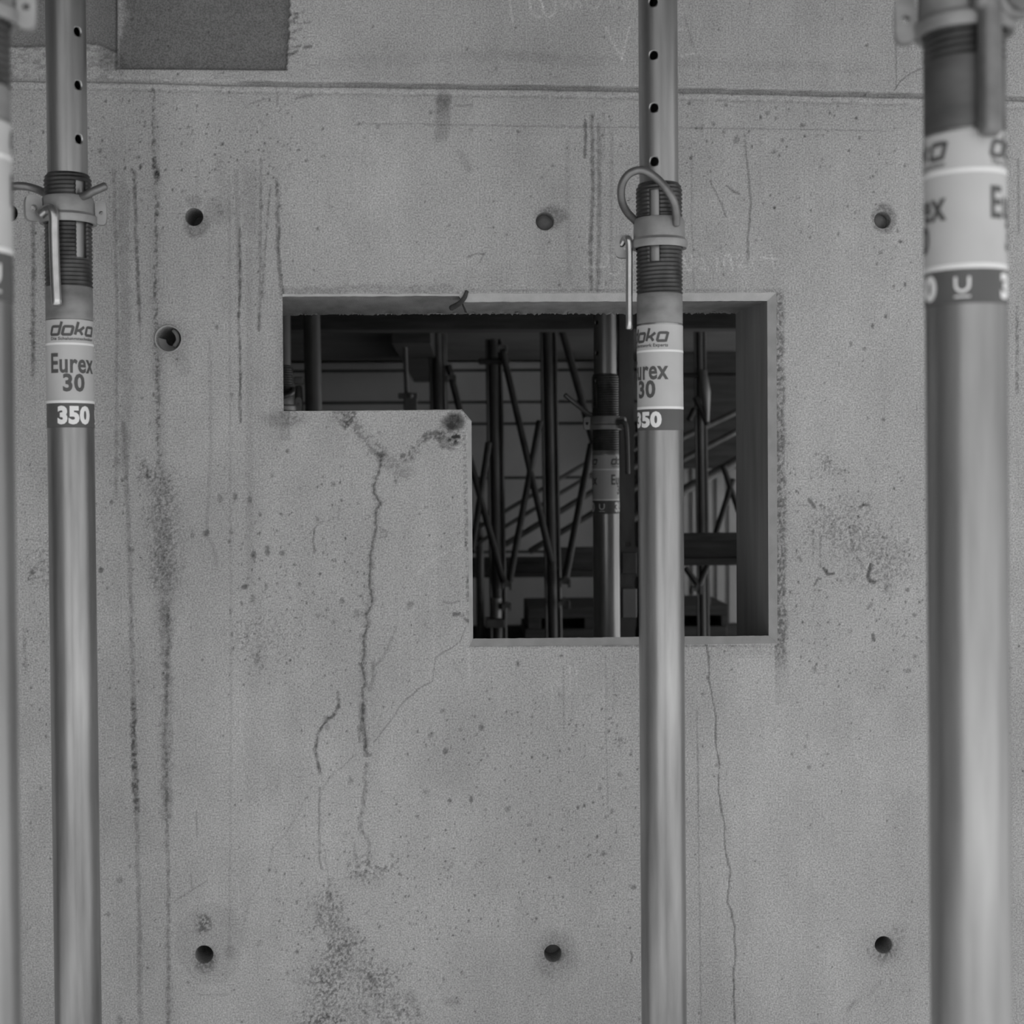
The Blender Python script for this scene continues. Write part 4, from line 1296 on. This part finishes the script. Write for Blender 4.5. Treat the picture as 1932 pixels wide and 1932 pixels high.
# frame with the two central legs
fr = empty('shoring_frame', (at(985, 1000, YS)[0], YS, FLOOR_Z), 'dark shoring frame with crossing braces left of the inner prop', 'scaffold', 'shoring frames behind the wall')
leg_to_floor('leg', 930, 941, YS, .028, M['dark_steel'], fr, ztop=at(930, 640, YS)[2])
leg_to_floor('leg', 1033, 1045, YS, .028, M['dark_steel'], fr)
for a, b in [((945, 648), (1040, 1060)), ((961, 1099), (1018, 795)), ((885, 861), (952, 1105)), ((891, 1037), (922, 835))]:
    bar('brace', a, b, YS - .045, .0135, M['brace'], fr)
for a, b in [((1050, 585), (1124, 850)), ((1067, 1090), (1116, 838))]:
    bar('brace', a, b, YS - .045, .0150, M['brace'], fr)
bar('brace', (905, 682), (960, 682), YS - .02, .012, M['brace'], fr)
for x, y, k in [(956, 1102, 1), (1066, 1096, 1.1), (956, 1142, .9), (1064, 1136, 1.1), (948, 655, .9), (1052, 600, .9)]:
    coupler(x, y, YS - .05, k, fr)
jack(937, 1128, 1166, YS - .03, fr)
v, f = box_vf(at(916, 1172, YS)[0], at(952, 1172, YS)[0], YS - .06, YS + .06, at(930, 1182, YS)[2], at(930, 1166, YS)[2], .003)
mesh_obj('jack_plate', v, f, M['dark_steel'], fr)
# frame seen in the notch
fr = empty('shoring_frame', (at(828, 900, YS)[0], YS, FLOOR_Z), 'single shoring leg seen at the right end of the notch', 'scaffold', 'shoring frames behind the wall')
leg_to_floor('leg', 824, 838, YS, .030, M['dark_steel'], fr)
v, f = sweep_vf([at(835, 585, YS - .04), at(841, 790, YS - .04)], .0035, 8)
mesh_obj('leg_highlight', v, f, M['mid_steel'], fr, smooth=True)  # thin paler bar modelled as the highlight line on the leg
bar('brace', (846, 690), (874, 800), YS - .045, .0135, M['brace'], fr)
coupler(852, 712, YS - .05, .9, fr)
# frame right of the crossing prop
fr = empty('shoring_frame', (at(1326, 1000, YS)[0], YS, FLOOR_Z), 'shoring frame right of the crossing prop, with a brace fork near its foot', 'scaffold', 'shoring frames behind the wall')
leg_to_floor('leg', 1319, 1327, YS, .020, M['dark_steel'], fr)
bar('stay', (1329, 690), (1338, 1140), YS + .1, .006, M['brace'], fr)
for a, b in [((1365, 880), (1394, 965)), ((1383, 905), (1350, 1010)), ((1294, 1072), (1318, 1106)), ((1337, 1062), (1318, 1106)), ((1312, 750), (1335, 800)), ((1300, 792), (1310, 772))]:
    bar('brace', a, b, YS - .045, .0120, M['brace'], fr)
coupler(1313, 1110, YS - .05, 1.0, fr)
bar('ledger', (1282, 708), (1400, 708), YS - .04, .010, M['brace'], fr)
v, f = sweep_vf([at(1326, 700, YS - .05), at(1331, 740, YS - .05), at(1334, 795, YS - .05)], [.016, .020, .008], 10)
mesh_obj('cone_socket', v, f, M['mid_steel'], fr, smooth=True)

# stair railing climbing to the right
YR = 3.75
rl = empty('stair_railing', (at(1240, 900, YR)[0], YR, FLOOR_Z), 'inclined railing of parallel steel rails climbing to the right', 'railing')
for pts, r in [([(884, 1006), (1110, 871), (1210, 812)], .0095), ([(884, 1035), (1100, 905), (1210, 840)], .0095), ([(930, 1041), (1096, 941), (1290, 824), (1400, 772)], .014), ([(1000, 1040), (1090, 985), (1290, 866), (1400, 808)], .014), ([(1160, 995), (1290, 925), (1400, 864)], .022)]:
    P = [at(x, y, YR) for x, y in pts]
    v, f = sweep_vf(P, r, 10)
    edge_split(mesh_obj('rail', v, f, M['dark_steel'], rl), 40)
for x, yt in ((1205, 800), (905, 985)):
    t = at(x, yt, YR + .03)
    v, f = sweep_vf([t, (t[0], t[1], FLOOR_Z + .01)], .018, 12, ends_round=False)
    edge_split(mesh_obj('post', v, f, M['dark_steel'], rl), 40)

# timber formwork beams lying across the scaffold
def ibeam(name, label, x0, x1, yt, yb, Y, dep=.08):
    a = at(x0, yt, Y); b = at(x1, yb, Y)
    zt, zb = a[2], b[2]
    h = zt - zb
    fl = h * .22
    parts = [('flange', (a[0], b[0], Y, Y + dep, zt - fl, zt)), ('flange', (a[0], b[0], Y, Y + dep, zb, zb + fl)), ('web', (a[0], b[0], Y + dep * .25, Y + dep * .7, zb + fl, zt - fl))]
    root = empty(name, (a[0], Y, zb), label, 'timber beam', 'formwork beams behind the wall')
    for nm, bb in parts:
        v, f = box_vf(*bb, .002)
        mesh_obj(nm, v, f, M['timber'], root)
    return root
ibeam('formwork_beam', 'thin far timber beam low in the opening, behind the left shoring legs', 880, 1030, 1053, 1089, 3.9)
ibeam('formwork_beam', 'timber beam low in the opening, behind the inner prop', 1044, 1215, 1034, 1088, 3.45)
ibeam('formwork_beam', 'deep dark timber beam at the right side of the opening', 1270, 1440, 1007, 1066, 2.3)

# steel channel post beside the inner prop
YC = 1.75
xa, xb = at(1168, 900, YC)[0], at(1197, 900, YC)[0]
xa += (at(1170, 900, YC)[0] - at(1168, 900, YC)[0])
ch = empty('channel_post', ((xa + xb) / 2, YC, FLOOR_Z), 'dark perforated steel channel post right behind the inner prop', 'steel post')
hz_ = [at(1180, y, YC)[2] for y in (1027, 1061, 1153)]
P, F, rm = grid_holes(np.linspace(xa, xb, 15), list(np.arange(FLOOR_Z + .001, SOFFIT_Z, .0045)), None, [((xa + xb) / 2, z, .009) for z in hz_], 2)
V = np.stack([P[:, 0] - ch.location.x, np.zeros(len(P)), P[:, 1] - FLOOR_Z], 1)
Vs, Fs, n = [V], [F], len(V)
for rim in rm:
    q = V[rim].copy(); q[:, 1] += .006
    Vs.append(q); cur = np.arange(n, n + len(rim)); n += len(rim)
    Fs.append(np.stack([rim, np.roll(rim, -1), np.roll(cur, -1), cur], 1))
web = bpy.data.objects.new('web', quads_to_mesh('web', np.vstack(Vs), np.vstack(Fs), M['dark_steel'], False)); COL.objects.link(web); web.parent = ch
for x in (xa, xb - .006):
    v, f = box_vf(x, x + .006, YC + .0005, YC + .07, FLOOR_Z, SOFFIT_Z - .002)
    mesh_obj('flange', v, f, M['dark_steel'], ch)
for y0, y1 in ((1042, 1082), (1110, 1165)):
    v, f = box_vf(xa + .004, xb + .004, YC - .012, YC - .001, at(1180, y1, YC)[2], at(1180, y0, YC)[2], .002)
    mesh_obj('splice_plate', v, f, M['mid_steel'] if y0 > 1100 else M['dark_steel'], ch)

# plain post in the notch
YP = 1.9
t = at(588, 592, YP); t2 = at(592, 775, YP)
dd = (t - t2) / (t[2] - t2[2])
b0 = t2 + dd * (FLOOR_Z - t2[2]); b1 = t2 + dd * (SOFFIT_Z - .001 - t2[2])
po = empty('steel_post', b0, 'plain grey steel post at the left of the notch', 'steel post')
v, f = sweep_vf([b0 + [0, 0, .008], b1], .0265, 24, ends_round=False)
edge_split(mesh_obj('tube', v, f, M['dark_steel'], po), 40)
v, f = box_vf(b0[0] - .06, b0[0] + .06, YP - .06, YP + .06, FLOOR_Z, FLOOR_Z + .008, .002)
mesh_obj('base_plate', v, f, M['dark_steel'], po)
v, f = sweep_vf([at(563, 730, YP), at(566, 800, YP)], .012, 12)
mesh_obj('side_rod', v, f, M['mid_steel'], po, smooth=True)
v, f = box_vf(at(556, 730, YP)[0], at(574, 730, YP)[0], YP - .03, YP, at(560, 726, YP)[2], at(560, 712, YP)[2], .004)
mesh_obj('clamp', v, f, M['mid_steel'], po)

# hanging tie rod under the joist end
YT = 2.55
tr = empty('hanging_rod', at(767, 648, YT), 'dark threaded rod with a clamp hanging below the joist end', 'tie rod')
v, f = sweep_vf([at(764, 645, YT), at(768, 760, YT)], .0085, 12)
edge_split(mesh_obj('rod', v, f, M['dark_steel'], tr), 40)
a = at(770, 760, YT); u = 1 / ppm(YT)
v, f = join_vf([box_vf(a[0] - 18 * u, a[0] + 18 * u, YT - .03, YT + .03, a[2] + 8 * u, a[2] + 18 * u, .002), box_vf(a[0] - 8 * u, a[0] + 17 * u, YT - .03, YT + .02, a[2] - 30 * u, a[2] + 12 * u, .003)])
mesh_obj('clamp', v, f, M['dark_steel'], tr)
v, f = lathe_vf([(.0001, -.01), (.008, -.01), (.009, 0), (.006, .006), (.0001, .006)], 12)
v = [(a[0] + 6 * u + x, YT - .036 + z, a[2] + 12 * u + y) for x, y, z in v]
mesh_obj('wing_nut', v, f, M['mid_steel'], tr, smooth=True)

# corrugated sheet standing in front of the rear wall
YK = 4.45
x0, x1 = at(1215, 1000, YK)[0], at(1480, 1000, YK)[0]
zt = at(1340, 872, YK)[2]
prof = []
x = x0; i = 0
while x < x1:
    prof += [(x, 0), (x + .028, 0), (x + .036, .02), (x + .052, .02), (x + .06, 0)]
    x += .06
V = [(px_, YK + y_, z) for z in (FLOOR_Z, zt) for px_, y_ in prof]
n = len(prof)
F = [(i, i + 1, n + i + 1, n + i) for i in range(n - 1)]
o = mesh_obj('corrugated_sheet', V, F, M['sheet'])
sm = o.modifiers.new('thickness', 'SOLIDIFY'); sm.thickness = .002
tag(o, 'pale corrugated metal sheet standing at the back right of the room', 'metal sheet')

v, f = box_vf(at(1225, 900, 4.2)[0], at(1500, 900, 4.2)[0], 4.2, 4.3, at(1340, 884, 4.2)[2], SOFFIT_Z - .002, .004)
o = mesh_obj('darkening_board', v, f, M['timber'])  # added dark board, stands for the darkness of the rear wall here
tag(o, 'added dark board, darkening the upper right of the opening', 'dark board')
# stacked timber low in the opening
def crate(label, x0, x1, y0, Y, gap=None):
    a = at(x0, y0, Y); b = at(x1, y0, Y)
    zt = a[2]
    root = empty('timber_stack', ((a[0] + b[0]) / 2, Y, FLOOR_Z), label, 'timber stack', 'timber stacks behind the wall')
    hgt = .045
    z = zt; k = 0
    while z > FLOOR_Z + .02:
        zb = max(FLOOR_Z, z - hgt)
        j = .012 * math.sin(k * 2.3)
        if k % 2 == 0:
            v, f = box_vf(a[0] + j, b[0] + j * .5, Y, Y + .5, zb, z - .001, .003)
            mesh_obj('plank', v, f, M['timber'], root)
        else:
            w = b[0] - a[0]
            for s_ in (0.0, .52, .88):
                v, f = box_vf(a[0] + w * s_, a[0] + w * (s_ + .12), Y, Y + .5, zb, z - .001, .003)
                mesh_obj('bearer', v, f, M['timber'], root)
        z = zb; k += 1
    return root
crate('dark timber stack at the foot of the central shoring leg', 996, 1200, 1146, 3.35)
crate('dark timber stack with gaps low at the right of the opening', 1262, 1374, 1141, 3.35)
v, f = box_vf(at(860, 1182, 3.7)[0], at(1500, 1182, 3.7)[0], 3.90, 3.99, FLOOR_Z, at(900, 1183, 3.9)[2], .004)
o = mesh_obj('formwork_barrier', v, f, M['timber'])
tag(o, 'low dark formwork barrier running along the foot of the opening', 'barrier')
